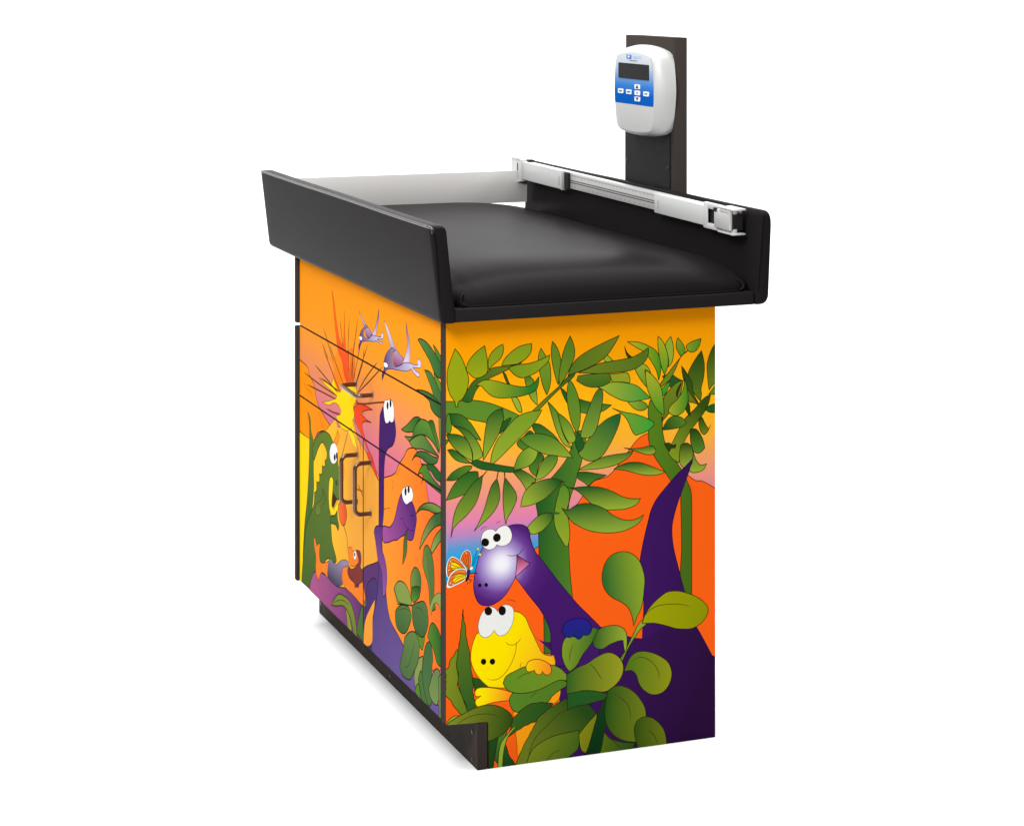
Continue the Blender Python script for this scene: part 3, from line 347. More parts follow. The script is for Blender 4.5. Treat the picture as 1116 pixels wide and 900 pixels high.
(('L',382.3,252.4,516.9,238.3,(160,163,10),(142,146,8)),1.55,None,[382.3,227.6,1,388.1,243.2,0,399.6,257.8,0,417,271.8,0,434.4,280.5,0,454.7,279.8,0,475.2,273.7,0,495.7,263.7,0,510.4,251.6,0,516.9,240.3,0,513.4,227.4,0,501.6,215.3,0,484,208,0,466.4,208.5,0,448.9,211.7,0,428.6,219.2,0,408.3,225.3,0,391,227.2,0]),
(('N',(62,48,12)),1.2,None,[380.9,233,0,393.8,247.9,0,408.3,255.6,0,425.7,257.7,0,448.9,256.6,0,469.3,252.6,0,481,248.5,0]),
(('L',282.5,210.2,351.6,202.6,(36,90,36),(150,174,52)),1.55,None,[282.5,207.6,1,286.7,220.1,0,299.5,227.9,0,319.4,230.9,0,336.5,227.8,0,347.9,218.7,0,351.6,205.2,0,350.8,187,0,347.3,178.2,1,345,190.3,0,343.6,200.9,1,333.6,200.7,0,316.5,196,0,302.3,189.8,0,288.2,194,0]),
(('L',222.8,197.3,293.6,189.4,(128,156,40),(48,102,40)),1.55,None,[222.8,185.1,1,222.8,201.7,0,227.3,215.1,0,236.3,221,0,254.3,216.3,0,266.4,221.9,0,282.4,230.8,0,293.6,225.9,0,287,214.1,0,281.5,203.6,0,263.4,183.3,0,251.3,165.2,0,237.8,155.7,1,228.8,167.8,0]),
(('N',(62,48,12)),1.2,None,[237.8,175.1,0,239.3,191.6,0,245.3,204.8,0]),
(('L',251.9,251.2,251.9,213,(40,34,140),(30,40,120)),1.55,(20,14,60),[222.1,232.3,1,229.1,244.5,0,240.3,249.8,0,254.3,250.9,0,271.2,246.5,0,279.7,236.5,0,281.9,228.5,0,276.9,219.9,0,271.2,217.9,0,265,219.9,1,259.9,214,0,254.3,212.8,0,247.3,220.5,1,240.3,217.9,0,230.5,219.8,0]),
(('L',264.1,95.6,264.1,38.5,(38,68,20),(42,82,32)),1.55,None,[254.3,92,1,272.4,94.6,0,281.5,83.7,0,292.1,73.5,1,272.4,57,0,251.3,40.1,1,236.3,69.8,0]),
(('L',254.3,95.4,152.8,13.9,(38,76,26),(112,128,34)),1.55,None,[130.7,-1.9,1,133.4,4.1,1,137,10.1,0,139.5,15.7,0,141.1,20.2,1,145.1,25.9,0,147,31.6,1,149.9,36.4,0,153.1,41.8,1,158.2,48.8,0,161.2,54.8,1,164.7,59.3,0,167.2,64.9,1,170.4,68.5,0,173.4,75.9,1,176.5,79.9,0,182.7,84.5,1,187.1,86.5,0,192.9,91.4,1,197.4,93.9,0,202.4,96.4,1,208.6,98.7,0,212.5,101.3,1,217.7,102.7,0,224.3,105.9,0,230,107.6,1,235.6,107.4,0,239.6,109.1,1,245.8,109.1,0,253.1,111.5,1,257.3,111.7,0,260.9,108,1,264.6,103,0,268.4,99.5,1,272.4,94.6,0,277.3,89.9,1,280.1,85.8,0,283.4,83.2,1,286.5,78.7,0,291.2,74.2,1,286.6,67.7,1,281.8,63.2,0,279.3,58.4,1,275.4,53.8,0,270.8,48.7,1,266,45.7,0,264,42.6,1,258.6,38.7,0,254.3,34.2,0,249.5,30.8,1,245,29.5,0,239.3,25.2,1,234.8,23.8,0,230.3,20.6,0,225.1,17.1,1,220.2,15.3,0,215.4,11.4,1,211,10.2,0,206.3,7,0,201.2,4.5,1,194.6,3,0,188,-0.5,1,181.2,-1.9,0,176.5,-4.3,1,170.5,-4.5,1,165.8,-3.3,0,158.5,-3.8,1,155,-2.7,0,148.5,-3.5,1,142.6,-1.9,0,135.4,-2.4,1]),
(('N',(62,48,12)),1.2,None,[155.8,-0.2,0,161.7,26.6,0,173.6,47.1,0,194.4,63.9,0,215.3,80.7,0,230.3,87.2,0,254.3,91.2,0]),
(('L',152.8,28.5,255.8,15.4,(128,140,34),(70,105,30)),1.55,None,[152.8,-3.1,1,164.7,23.4,0,182.5,35,0,206.3,43,0,230.3,45.6,0,255.8,47.4,1,254.3,14.7,0,236.3,1.8,0,227.3,-1.2,1]),
(('N',(62,48,12)),1.2,None,[189.9,-1.9,0,206.3,12.6,0,221.3,16.2,0]),
(('L',255.8,42.1,292.1,37.5,(140,140,24),(118,128,26)),1.55,None,[255.8,39.6,1,272.4,57,0,292.1,74.1,1,287.6,46.7,0,275.4,14.8,0,269.4,3.9,1,260.3,11.2,0]),
(('L',295.1,21,367.6,11.8,(92,118,26),(40,80,28)),1.55,None,[304.3,41.9,1,310.3,32.7,0,318,24.8,0,342.4,14.7,0,367.6,11.5,1,360.8,1.1,0,330.2,0,0,295.1,-1.1,1]),
(('N',(62,48,12)),1.2,None,[318,24.8,0,330.2,13.4,0,343.9,1.9,0]),
(('L',233.3,104.6,311.9,95.1,(36,90,36),(44,92,36)),1.55,None,[233.3,117.3,1,254.3,119,0,272.4,117.7,0,293.6,113.5,0,311.9,106.6,1,310.3,98.4,0,290.6,95.2,0,269.4,92.2,0,254.3,92,0,233.3,86.8,1]),
(('L',290.6,104.9,290.6,-4.4,(22,66,28),(16,54,24)),1.55,None,[302.7,90.9,1,311.9,102.4,0,312.5,60.4,0,305.2,33.4,0,300.3,8.9,0,296.1,-1.2,1,268.8,-1.6,1,278.5,25.6,0,290.6,63.1,0]),
(('L',231.8,153.6,344.5,140.6,(44,98,34),(158,160,34)),1.55,None,[231.8,150.8,1,242.3,156.5,0,254.3,162.1,0,272.4,167,0,290.6,176.1,0,311.9,182.1,0,327.1,177.5,0,339.3,166.4,0,344.5,151.8,0,340.9,135.4,0,330.2,122.6,0,314.9,113.2,0,304.3,111.1,0,284.5,115.4,0,266.4,118.4,0,254.3,117.6,0,231.8,116.1,1]),
(('N',(62,48,12)),1.2,None,[278.5,164.9,0,287.6,155.5,0,293.6,146.4,0,301.2,134.4,0]),
(('L',345.5,141,441.9,129.9,(72,116,30),(146,150,26)),1.55,None,[345.5,143.3,1,351.6,156.6,0,360.8,171,0,376.2,176.8,0,397.8,173.3,0,419.5,162.9,0,435,149.9,0,441.9,132.1,0,439.7,115.4,0,428.8,99.8,0,413.3,93.7,0,397.8,96.4,0,385.4,104.9,0,376.2,117.2,0,370,134.8,0,360.8,143.7,0]),
(('N',(62,48,12)),1.2,None,[363.3,161.4,0,376.2,166.4,0,391.6,161.9,0,407.1,148.8,0,414.8,135.3,0,416.4,121,0]),
(('L',307.3,70.7,389.1,60.7,(40,86,26),(118,132,28)),1.55,None,[313.4,112,1,327.1,118.8,0,342.4,117.5,0,360.8,107.8,0,376.2,91.9,0,387,73.8,0,389.1,53.8,0,376.2,52.6,0,368.5,42.3,0,367,28.4,0,370.6,11.7,1,345.5,17.1,0,324.1,31,0,310.3,52.3,0,307.3,75,0,310.3,97,0]),
(('N',(62,48,12)),1.2,None,[328.6,104.6,0,342.4,93.2,0,353.1,82.1,0,357.7,68.9,0,358.7,56.1,0]),
(('L',366.3,28.6,431.9,20.4,(52,84,22),(112,126,26)),1.55,None,[371.6,50.3,1,385.4,55.7,0,400.9,52.4,0,416.4,40.6,0,427.3,23.7,0,431.9,-0.9,1,400.9,-1.7,0,373.7,-1.6,1,367,25.6,0,366.3,38.3,0]),
(('N',(62,48,12)),1.2,None,[394.7,30.6,0,407.1,17.8,0,413.3,1.5,0])
]
ART_FRONT = [  # pale greens and purples low down carry the panel's sheen in their colour
(('V',((807.2,(250,152,18)),(689.1,(248,150,28)),(634.6,(243,150,50)),(571,(230,138,92)),(498.3,(216,116,136)),(425.6,(210,105,150)),(280.3,(210,105,150)))),0,None,[0,60,1,1000,60,1,1000,830,1,0,830,1]),
(('L',424.9,322.3,23.2,397.3,(249,155,45),(243,104,34)),2.5,None,[473.5,422,1,397.1,440.5,1,353.9,451.5,0,292.7,472.8,0,270.1,493.9,0,240.4,513.9,0,218.4,532.2,0,189.4,541.5,0,167.9,542.5,0,146.6,533.4,0,132.5,516.1,0,115.1,499.7,0,104.6,481.9,0,94.3,464.2,0,56.7,441.9,1,3.3,439.1,1,3.3,184.8,1,473.5,44.1,1]),
(('L',993.1,484.7,737.6,531.3,(253,150,10),(250,136,12)),2.5,None,[988,575.9,1,942.8,574,0,908.3,569.1,0,893.6,555.8,0,859.7,541.9,0,840.5,516.5,0,816.7,500,0,774.5,487.1,0,737.6,478.8,1,760.6,458.9,0,783.8,456.9,0,831,442.5,0,859.7,421.1,0,918.1,417.3,0,993.1,420,1]),
(('L',947.8,343.3,569.7,374,(255,216,10),(240,165,60)),1.2,None,[998.2,418.5,1,918.1,417.3,0,859.7,421.1,1,774.5,457.5,0,692.3,502.8,1,674.4,486,0,569.7,521.1,0,535.8,503.1,0,502.4,490.1,0,453.2,466.2,0,405,447.6,0,381.3,434.9,1,373.4,393.9,0,373.4,322.8,1,453.2,206.9,1,710.3,113.4,1,998.2,62.6,1]),
(('N',(150,78,8)),3.2,None,[674.4,482.2,0,692.3,458.4,0,705.8,448,0]),
(('N',(150,78,8)),3.2,None,[604,490.9,0,621.4,467.5,0,638.9,443.9,0,661,419.2,0]),
(('N',(150,78,8)),3.2,None,[582.5,500.1,0,535.8,467.5,0,527.4,447.1,0]),
(('N',(150,78,8)),3.2,None,[535.8,499.4,0,510.7,470.1,0]),
(('N',(150,78,8)),3.2,None,[544.2,387,0,502.4,391.4,0]),
(('N',(150,78,8)),3.2,None,[535.8,398.7,0,510.7,387.1,0,498.2,380.1,0]),
(('N',(150,78,8)),3.2,None,[638.9,293.3,0,612.7,274.5,0,604,241.7,0]),
(('S',(240,150,30)),1,None,[683.3,475.3,1,665.5,471.3,0,683.3,447.5,0,710.3,447.1,1,692.3,463.4,0]),
(('S',(253,220,40)),0,None,[604,493.4,1,569.7,492.7,0,544.2,470.7,0,569.7,472.9,1,586.8,484.3,0]),
(('S',(240,140,30)),0,None,[647.8,422,1,630.2,410.6,0,638.9,378.6,1,654.8,397.8,0]),
(('L',696.8,659.4,696.8,555.3,(250,145,30),(250,120,20)),0,None,[774.5,636.9,1,728.5,621.2,0,692.3,634.8,0,674.4,663,0,647.8,637,0,621.4,581.3,1,661,561.7,0,710.3,578.3,0,705.8,602,0,737.6,617.1,0]),
(('L',657.9,771.4,657.9,577.3,(238,110,25),(243,68,32)),1.4,(150,50,10),[722.1,762.7,1,705.8,743.3,0,687.8,705.2,0,665.5,670.7,0,638.9,658.5,1,632.8,692.1,0,630.2,736.3,1,625.8,685.6,0,617.1,654.5,0,595.4,656.7,1,599.7,629.9,0,608.4,586.1,1,630.2,599.8,0,647.8,626.9,0,674.4,642.7,0,692.3,675.4,0]),
(('L',582.5,662.5,582.5,588.1,(238,120,30),(236,90,30)),1.2,(140,70,10),[586.8,661.8,1,591.1,633.8,0,608.4,587.3,1,573.9,589.6,0,556.9,634.6,0,569.7,659.6,0]),
(('L',479.7,582,479.7,417,(244,78,30),(238,66,34)),2.5,(130,30,20),[552.7,568.7,1,535.8,562,0,502.4,564.5,0,435.4,566,1,485.9,555.4,0,509,544.9,0,485.9,539.6,0,443.4,539.2,1,494.1,531.9,0,506.5,523.4,0,502.4,514.5,0,485.9,498.3,0,461.3,481.4,0,437,469.6,0,397.1,435,1,453.2,459,0,502.4,490.1,0,535.8,508,0,556.9,528.5,0,565.4,544.2,0,544.2,556.8,0]),
(('S',(208,118,130)),1.2,None,[569.7,524.8,1,535.8,512.9,0,502.4,497.4,0,461.3,474.2,0,502.4,480.4,0,535.8,493.2,0]),
(('L',667.7,589.5,667.7,458.2,(255,216,12),(253,205,12)),1.6,(150,90,0),[821.5,562.9,1,774.5,562,0,728.5,566.2,0,710.3,580.9,1,692.3,568.8,0,661,560.4,0,649.5,571.3,0,604,581.8,0,552.7,590.9,1,544.2,577.7,0,552.7,558.9,1,568,546.2,0,561.1,532.6,0,573.9,517.8,1,552.7,497.3,0,523.2,487.2,1,569.7,493.9,0,582.5,503.8,1,604,492.1,0,647.8,488.6,0,674.4,496.1,0,692.3,506.6,1,661,515,0,654.8,523.7,0,674.4,531.5,0,710.3,529.9,0,737.6,519.8,0,793.2,515.2,1,737.6,528.7,0,701.3,539.2,1,783.8,535.8,1,692.3,542.1,0,683.3,548.8,1,756,555,0]),
(('N',(104,54,14)),3.4,None,[802.6,564.9,0,728.5,562.4,0,661,560.4,0]),
(('N',(104,54,14)),3.4,None,[850.1,585,0,765.3,571.4,0,674.4,555.5,0]),
(('N',(104,54,14)),3.4,None,[937.9,554.3,0,802.6,549.3,0,683.3,548.8,0]),
(('N',(104,54,14)),3.4,None,[913.2,531.7,0,783.8,537.1,0,692.3,540.3,0]),
(('N',(104,54,14)),3.4,None,[760.6,507.8,0,710.3,509.5,0,661,515,0]),
(('N',(104,54,14)),3.4,None,[783.8,627.6,0,719.4,592.1,0,661,560.4,0]),
(('N',(104,54,14)),3.4,None,[737.6,645.3,0,683.3,608.4,0,630.2,577.2,0]),
(('N',(104,54,14)),3.4,None,[535.8,730.2,0,569.7,649.8,0,586.8,589.9,0]),
(('N',(104,54,14)),3.4,None,[595.4,720.1,0,604,659.1,0,595.4,590.8,0]),
(('N',(104,54,14)),3.4,None,[661,707.9,0,638.9,653.5,0]),
(('N',(104,54,14)),3.4,None,[502.4,707.1,0,544.2,639.2,0,569.7,590.4,0]),
(('N',(104,54,14)),3.4,None,[469.4,687.9,0,519,633.6,0,552.7,593.4,0]),
(('N',(104,54,14)),3.4,None,[494.1,676.7,0,502.4,648.6,0,548.4,596.6,0]),
(('N',(104,54,14)),3.4,None,[405,664.8,0,477.6,623.6,0,535.8,584.1,0]),
(('N',(104,54,14)),3.4,None,[373.4,660.5,0,469.4,612.9,0,544.2,577.7,0]),
(('N',(104,54,14)),3.4,None,[552.7,556.9,0,485.9,568.7,0,405,586,0,326.9,601.5,0]),
(('N',(104,54,14)),3.4,None,[561.1,678.3,0,569.7,649.8,0,573.9,594.6,0]),
(('N',(104,54,14)),3.4,None,[783.8,672.9,0,710.3,616.5,0]),
(('N',(104,54,14)),3.4,None,[793.2,639.1,0,746.8,613.1,0]),
(('N',(150,80,10)),1.5,None,[821.5,491.3,0,802.6,471.4,0,779.2,463,0]),
(('N',(150,80,10)),1.5,None,[947.8,537.1,0,918.1,523.6,0,879,520,0,864.5,506.9,0]),
(('N',(150,70,20)),1.4,None,[369.5,386.5,0,323.1,399.6,0]),
(('N',(150,70,20)),1.4,None,[315.4,455.1,0,304,450.6,0,311.6,434.9,0]),
(('N',(150,70,20)),1.4,None,[262.7,487.4,0,277.6,474.9,0,285.1,466.3,0]),
(('N',(150,70,20)),1.4,None,[146.6,539,0,139.5,522.5,0]),
(('L',300.2,762.6,300.2,674.5,(238,234,244),(128,40,112)),1.5,(60,25,80),[361.7,753.5,1,338.5,742.8,0,315.4,727.6,0,292.7,712.5,0,270.1,704.6,0,240.4,699,1,255.2,686.2,0,285.1,677,0,304,680.4,0,311.6,690.8,0,304,699.1,0,319.3,705.9,0,334.6,722.3,0]),
(('L',223.1,771.7,223.1,691.6,(80,40,100),(215,205,230)),1.5,(60,25,80),[227.2,771.1,1,214.7,750.1,0,203.8,733.6,0,202.4,715.6,0,207.5,696.5,1,225.7,691.1,0,244.1,690.4,0,233,703.7,0,218.4,726.7,0,224.2,748.7,0]),
(('L',375.8,665.7,139.5,705.2,(72,28,98),(214,206,234)),1.5,(60,25,80),[240.4,691,1,207.5,696.5,0,182.2,697.3,0,157.2,700.3,1,159.3,709,0,150.1,713.2,1,139.5,707.8,0,143.1,698.2,0,164.3,694.6,0,185.8,691,0,146.6,686.4,1,150.1,680.1,0,167.9,679.3,0,196.6,686.9,1,225.7,677.8,0,277.6,670.9,0,315.4,666.8,0,346.2,660.4,1,361.7,647.1,0,373.4,634.5,1,375.8,644.7,0,363.3,658.7,0,365.6,670.1,1,353.9,686.2,0,334.6,698.8,0,311.6,707.6,0,288.9,706.2,1,307.8,699.6,0,315.4,690.2,0,311.6,681.5,0,296.4,675.1,0,266.4,680.9,0]),
(('S',(240,235,240)),1.5,(60,25,80),[365.6,671.3,1,346.2,673.4,0,336.9,669,0,346.2,663.5,0,361.7,663.7,0]),
(('L',483.8,753.2,483.8,699.6,(225,220,235),(130,60,120)),1.5,(60,25,80),[528.8,746.8,1,507.9,737.6,0,487.2,728.4,0,470.1,724.9,0,439.7,714.5,1,459.9,703.3,0,473.5,702.2,0,483.8,706.7,0,487.2,720.3,0,501,726.4,0]),
(('L',417.9,766.7,417.9,712.9,(80,40,100),(205,195,225)),1.5,(60,25,80),[396.4,769.8,1,396.4,751.9,0,406.3,732.6,0,416.3,714.1,1,433,710.5,0,439.7,713.5,0,419.6,730.6,0,406.3,750.5,0]),
(('L',530.2,691.9,366.9,717.3,(72,28,98),(214,206,234)),1.5,(60,25,80),[439.7,712.5,1,416.3,714.1,0,393.1,715.7,0,380,717.8,1,381.3,723.5,0,373.4,728.1,1,366.9,723.7,0,370.2,716.3,0,386.5,712.8,0,406.3,708.7,0,372.1,708.1,1,376.7,703.5,0,389.8,704.4,0,412.9,704.7,1,439.7,699.5,0,473.5,695.2,0,504.4,689.3,1,518.3,678.9,0,528.8,666,1,530.2,677.1,0,521.8,686.6,0,525.3,696.2,1,514.8,708,0,494.1,719.3,0,477,725.9,0,466.7,723.4,1,490.7,715.8,0,497.5,706.6,0,490.7,700.6,0,470.1,699.7,0]),
(('S',(240,235,240)),1.5,(60,25,80),[527.4,695.9,1,514.8,698.9,0,504.4,696.4,0,507.9,691.8,0,521.8,689.6,0]),
(('L',903.4,474.6,903.4,154,(92,118,40),(62,98,42)),2.5,None,[908.3,473.7,1,886.8,461.9,0,880.9,436.6,0,864.5,421.4,0,859.7,401.4,0,861.6,361.6,0,859.7,322.6,0,869.3,281,0,883.8,251.3,0,898.5,226.7,0,932.9,186.5,0,947.8,142.8,1,932.9,223.8,0,913.2,281.6,0,898.5,353.7,0,893.6,420.9,0,895.5,449.6,0]),
(('L',797.9,452.9,797.9,119.5,(96,122,42),(76,104,42)),2.5,None,[869.3,386.2,1,864.5,410.9,0,835.7,435,0,783.8,455.6,0,737.6,457,0,710.3,445.8,0,683.3,437.3,0,674.4,406.3,0,652.2,395.9,0,647.8,369.2,0,652.2,348.1,0,683.3,334.2,0,710.3,335,0,714.8,359.5,1,728.5,369.3,0,742.2,361.2,0,746.8,319.1,0,733.1,291.5,0,728.5,272.1,0,719.4,238.5,0,687.8,208.2,0,703.1,198,1,756,193.6,0,821.5,148.5,0,850.1,141.2,0,888.7,95.6,1,957.8,93.4,1,942.8,157.4,0,932.9,186.5,0,923,215.5,0,888.7,255.4,0,859.7,283.2,0,854.9,310.5,1,838.6,319.4,0,838.6,337.7,1,816.7,342.4,0,816.7,359.3,1,797.9,363.4,0,795.1,380.8,1,774.5,383.9,0,774.5,395.5,1,760.6,403.5,0,760.6,419,0,793.2,430.5,0,821.5,414.4,0,845.3,391.2,0,856.8,380.4,0]),
(('S',(252,215,30)),1.2,None,[737.6,366.1,1,723.9,372.3,0,713,367.6,0,719.4,335.5,0,723.9,316.6,0,710.3,307,1,674.4,333,0,658.4,339.1,1,674.4,320.3,0,683.3,308.1,0,710.3,295.5,0,733.1,296.6,0,745,319.6,0]),
(('S',(66,40,20)),0.8,None,[714.8,344.2,1,683.3,335.3,1,696.8,322.8,0,710.3,311.6,0,721.2,313.4,0]),
(('S',(70,108,46)),2.5,None,[733.1,289,1,701.3,297.6,0,683.3,311.2,1,678.8,294,0,669.9,283.4,0,676.1,271.9,1,696.8,279.6,0,730.3,275.5,0]),
(('L',807.3,331.5,807.3,273,(72,100,42),(110,128,50)),1.2,None,[793.2,334.6,1,774.5,328.4,0,769.9,313.9,0,783.8,303,0,802.6,293.6,0,812,275.8,0,835.7,266.4,0,845.3,273.3,0,842.4,287.1,0,821.5,297.1,0,797.9,312.8,0]),
(('S',(242,240,238)),1.2,None,[678.8,430.7,0,682.8,418.8,0,693.6,408.5,0,708.5,402.4,0,723.5,402.2,0,734.5,408.1,0,738.5,418.4,0,734.5,430.4,0,723.5,440.7,0,708.5,446.7,0,693.6,446.7,0,682.8,440.9,0]),
(('S',(20,16,16)),0,None,[693.2,419.6,0,694.2,416,0,696.8,412.9,0,700.4,411.2,0,704,411.4,0,706.6,413.4,0,707.6,416.6,0,706.6,420.2,0,704,423.3,0,700.4,425,0,696.8,424.8,0,694.2,422.8,0]),
(('S',(20,16,16)),0,None,[678.8,426.1,0,679.6,422.4,0,682,419.3,0,685.1,417.7,0,688.2,418,0,690.6,420.1,0,691.4,423.5,0,690.6,427.2,0,688.2,430.3,0,685.1,431.9,0,682,431.6,0,679.6,429.5,0]),
(('S',(45,60,25)),0,None,[683.3,368.9,0,684,365.5,0,686,362.7,0,688.7,361.2,0,691.4,361.5,0,693.3,363.5,0,694.1,366.6,0,693.3,370.1,0,691.4,372.9,0,688.7,374.4,0,686,374.1,0,684,372.1,0]),
(('S',(45,60,25)),0,None,[664.6,373.5,0,665.2,370.1,0,666.8,367.4,0,669,366,0,671.2,366.4,0,672.8,368.4,0,673.5,371.6,0,672.8,375,0,671.2,377.8,0,669,379.1,0,666.8,378.7,0,665.2,376.7,0]),
(('L',674.4,307.9,612.7,322.2,(236,120,48),(226,72,40)),2.5,None,[674.4,325.4,1,652.2,337.5,0,621.4,334.9,0,612.7,319.5,0,625.8,296.4,0,643.3,290.7,0,665.5,299.6,0]),
(('L',859.7,113.7,502.4,182.9,(176,88,142),(92,52,108)),2.5,None,[893.6,91.6,1,883.8,112.7,0,859.7,137.4,0,821.5,150.3,0,746.8,156.1,0,683.3,154.9,0,638.9,164,0,569.7,174.9,0,535.8,198.6,0,506.5,234.3,0,412.9,272.6,0,373.4,287.3,1,373.4,198.4,1,373.4,127.3,1,710.3,5.1,1,898.5,29.5,1]),
(('L',438.9,233.2,438.9,85.4,(76,54,112),(70,48,106)),2.5,None,[487.6,137.5,1,473.5,213.8,1,418.3,238.5,0,391.2,204.9,0,418.3,91.4,1,473.5,75.3,1]),
(('S',(250,130,38)),1.6,None,[859.7,209.6,1,852.9,215.2,0,843.4,207,0,835.7,200.5,1,826.2,207.3,0,812,210.8,0,816.7,192.7,0,812,175.7,0,793.2,175.2,0,745,191.8,1,749.6,168.3,0,756,153.2,1,774.5,156.7,0,797.9,154.6,1,812,144.4,0,821.5,131,1,838.6,137.6,0,845.3,151.6,0,842.4,175.9,0,854.9,193.7,0]),
(('S',(250,130,38)),1.6,None,[638.9,206.7,1,604,219.3,0,586.8,207.6,0,569.7,194.6,0,535.8,191.2,0,510.7,214.9,0,481.7,178.8,0,485.9,165.5,1,510.7,163.6,0,569.7,167.4,0,630.2,168.8,0,647.8,179.3,0]),
(('S',(250,130,38)),1.4,None,[599.7,255.3,1,582.5,260.7,0,569.7,256.5,0,535.8,264.9,0,519,254.3,0,544.2,234.5,0,586.8,222.4,0,599.7,236.6,0]),
(('S',(128,54,50)),1.4,None,[548.4,263,1,519,266.6,0,512.3,253.6,0,517.3,237.6,0,502.4,231.7,0,506.5,211.1,0,535.8,198.6,0,556.9,183.9,1,559.4,194.8,1,595.4,195.4,0,608.4,204.5,0,599.7,219.2,1,578.2,217.2,0,544.2,233.3,0,531.6,246.3,0]),
(('S',(238,236,232)),0.8,None,[545.9,253.8,0,547.2,248.7,0,551,244.4,0,556,241.8,0,561.1,241.8,0,564.9,244.3,0,566.3,248.7,0,564.9,253.7,0,561.1,258.1,0,556,260.6,0,551,260.6,0,547.2,258.1,0]),
(('S',(30,20,20)),0,None,[553.5,253.1,0,554.1,251,0,555.6,249.1,0,557.7,248.1,0,559.9,248.1,0,561.4,249.1,0,562,251,0,561.4,253.1,0,559.9,254.9,0,557.7,256,0,555.6,256,0,554.1,254.9,0]),
(('L',675.7,213.8,675.7,157.6,(150,135,165),(72,66,90)),1.4,None,[746.8,189.5,1,733.1,199.4,0,692.3,197.7,0,656.6,214.8,0,621.4,224.9,0,599.7,225.4,1,608.4,215.7,0,638.9,204.2,0,647.8,184.3,0,643.3,170.4,0,683.3,155.6,0,728.5,153.2,0,754.2,159.4,0,751.4,175.5,0]),
(('S',(95,105,45)),1,None,[494.1,175.4,1,479.3,181.8,0,479.3,172.1,0,490,164.4,0]),
(('S',(140,150,56)),2.5,None,[621.4,126.1,1,595.4,118.3,0,578.2,93.3,0,604,88.5,0,614.5,110.5,0]),
(('L',628,153.1,628,56.7,(128,142,50),(96,122,46)),2.5,None,[723.9,104.6,1,701.3,124.7,0,674.4,140.8,0,638.9,147.7,0,595.4,148.1,0,569.7,137.8,0,552.7,120.2,0,544.2,102.9,0,535.8,83.2,1,561.1,85.8,0,578.2,108.2,0,604,123.4,0,638.9,126.4,0,683.3,114.3,0]),
(('N',(62,48,12)),1.5,None,[705.8,114.6,0,674.4,128.1,0,630.2,138.8,0,595.4,138.2,0]),
(('S',(78,112,52)),2.5,None,[544.2,98,1,531.6,128.5,0,502.4,163.4,0,498.2,91.5,1]),
(('N',(120,110,40)),1.6,None,[638.9,161.5,0,628.4,154.3,0,638.9,149,0]),
(('L',377.4,410.8,240.4,119.6,(64,28,98),(104,84,146)),2.5,(40,15,60),[389.2,562.8,1,377.4,576.9,0,357.8,592.3,0,315.4,602.5,0,300.2,577.3,0,291.2,562.7,0,288.9,546.9,0,304,525.2,0,338.5,508.9,0,353.9,493.9,0,361.7,466.3,0,363.3,414,0,364.8,380.5,0,371.1,353,0,372.6,305.3,0,353.9,286.3,0,346.2,269.4,0,348.5,226.4,0,324.6,186.8,0,273.1,169.4,0,222.8,152.5,0,160.8,124.3,0,89.5,107.9,0,19.8,114.8,1,19.8,58.9,1,473.5,-90.1,1,473.5,74.4,1,445.9,91.6,0,434.6,152.3,0,411.4,199.6,0,399.4,239.1,0,397.1,311.1,0,395.5,406.8,0,395.5,468.7,0,393.1,526.3,0]),  # lower body lightened: sheen from the floor put into the fill
(('S',(246,160,60)),1.4,None,[420.9,198.7,1,424.9,179.7,0,435.4,157.6,0,441,107.9,0,502.4,85.4,1,498.2,103.7,0,485.9,138.8,0,453.2,172,0]),
(('S',(242,242,240)),1.2,None,[365.6,586.2,1,355.5,598.7,0,334.6,604.1,0,321.6,607.7,0,307.8,603.9,0,300.2,588.9,0,304,569.6,0,317.7,564.1,0,326.9,566.4,1,338.5,559,0,353.9,557.6,0,361.7,570.3,0]),
(('S',(18,14,18)),0,None,[333.8,593.2,0,334.7,589.3,0,336.9,586.1,0,340,584.5,0,343.1,585,0,345.3,587.3,0,346.2,590.9,0,345.3,594.9,0,343.1,598,0,340,599.6,0,336.9,599.2,0,334.7,596.8,0]),
(('S',(18,14,18)),0,None,[315.4,600.8,0,316.3,596.7,0,318.5,593.4,0,321.6,591.7,0,324.6,592.3,0,326.8,594.7,0,327.7,598.6,0,326.8,602.7,0,324.6,606,0,321.6,607.7,0,318.5,607.2,0,316.3,604.7,0]),
(('L',189.4,424.5,346.2,329.5,(84,36,112),(156,78,148)),2.5,(60,20,70),[273.9,421.3,1,251.5,442.5,0,211.1,442.3,0,189.4,440.4,0,175,432.4,0,164.3,416.7,0,171.5,397,0,182.2,376.3,0,196.6,368.2,0,218.4,365.2,0,229.4,369.4,0,262.7,357.9,0,277.6,349.7,0,304,342.1,0,330.8,332.1,0,361.7,323.3,1,371.1,325.8,1,371.1,351.8,0,326.9,362.3,0,304,377.1,0,288.9,396.9,0]),
(('L',385.2,350.9,385.2,215.4,(88,44,118),(150,86,156)),2.5,(60,20,70),[395.5,348.4,1,416.9,341,0,426.5,329.1,0,420.9,318.5,0,412.9,303.7,0,401,280.4,0,377.4,262.6,0,369.5,219.6,0,353.9,225,1,344.6,256.9,0,347.7,279.6,0,361.7,297.3,0,375.8,305.7,0,371.1,351.8,1]),
(('S',(242,242,240)),1.2,None,[251.5,447.1,1,240.4,456.4,0,225.7,461.3,0,207.5,466,0,193,464.6,0,185.1,455,0,191.5,443.3,0,206,437.3,1,214.7,432.4,0,225.7,428.7,0,240.4,431.1,0,249.3,438.4,0]),
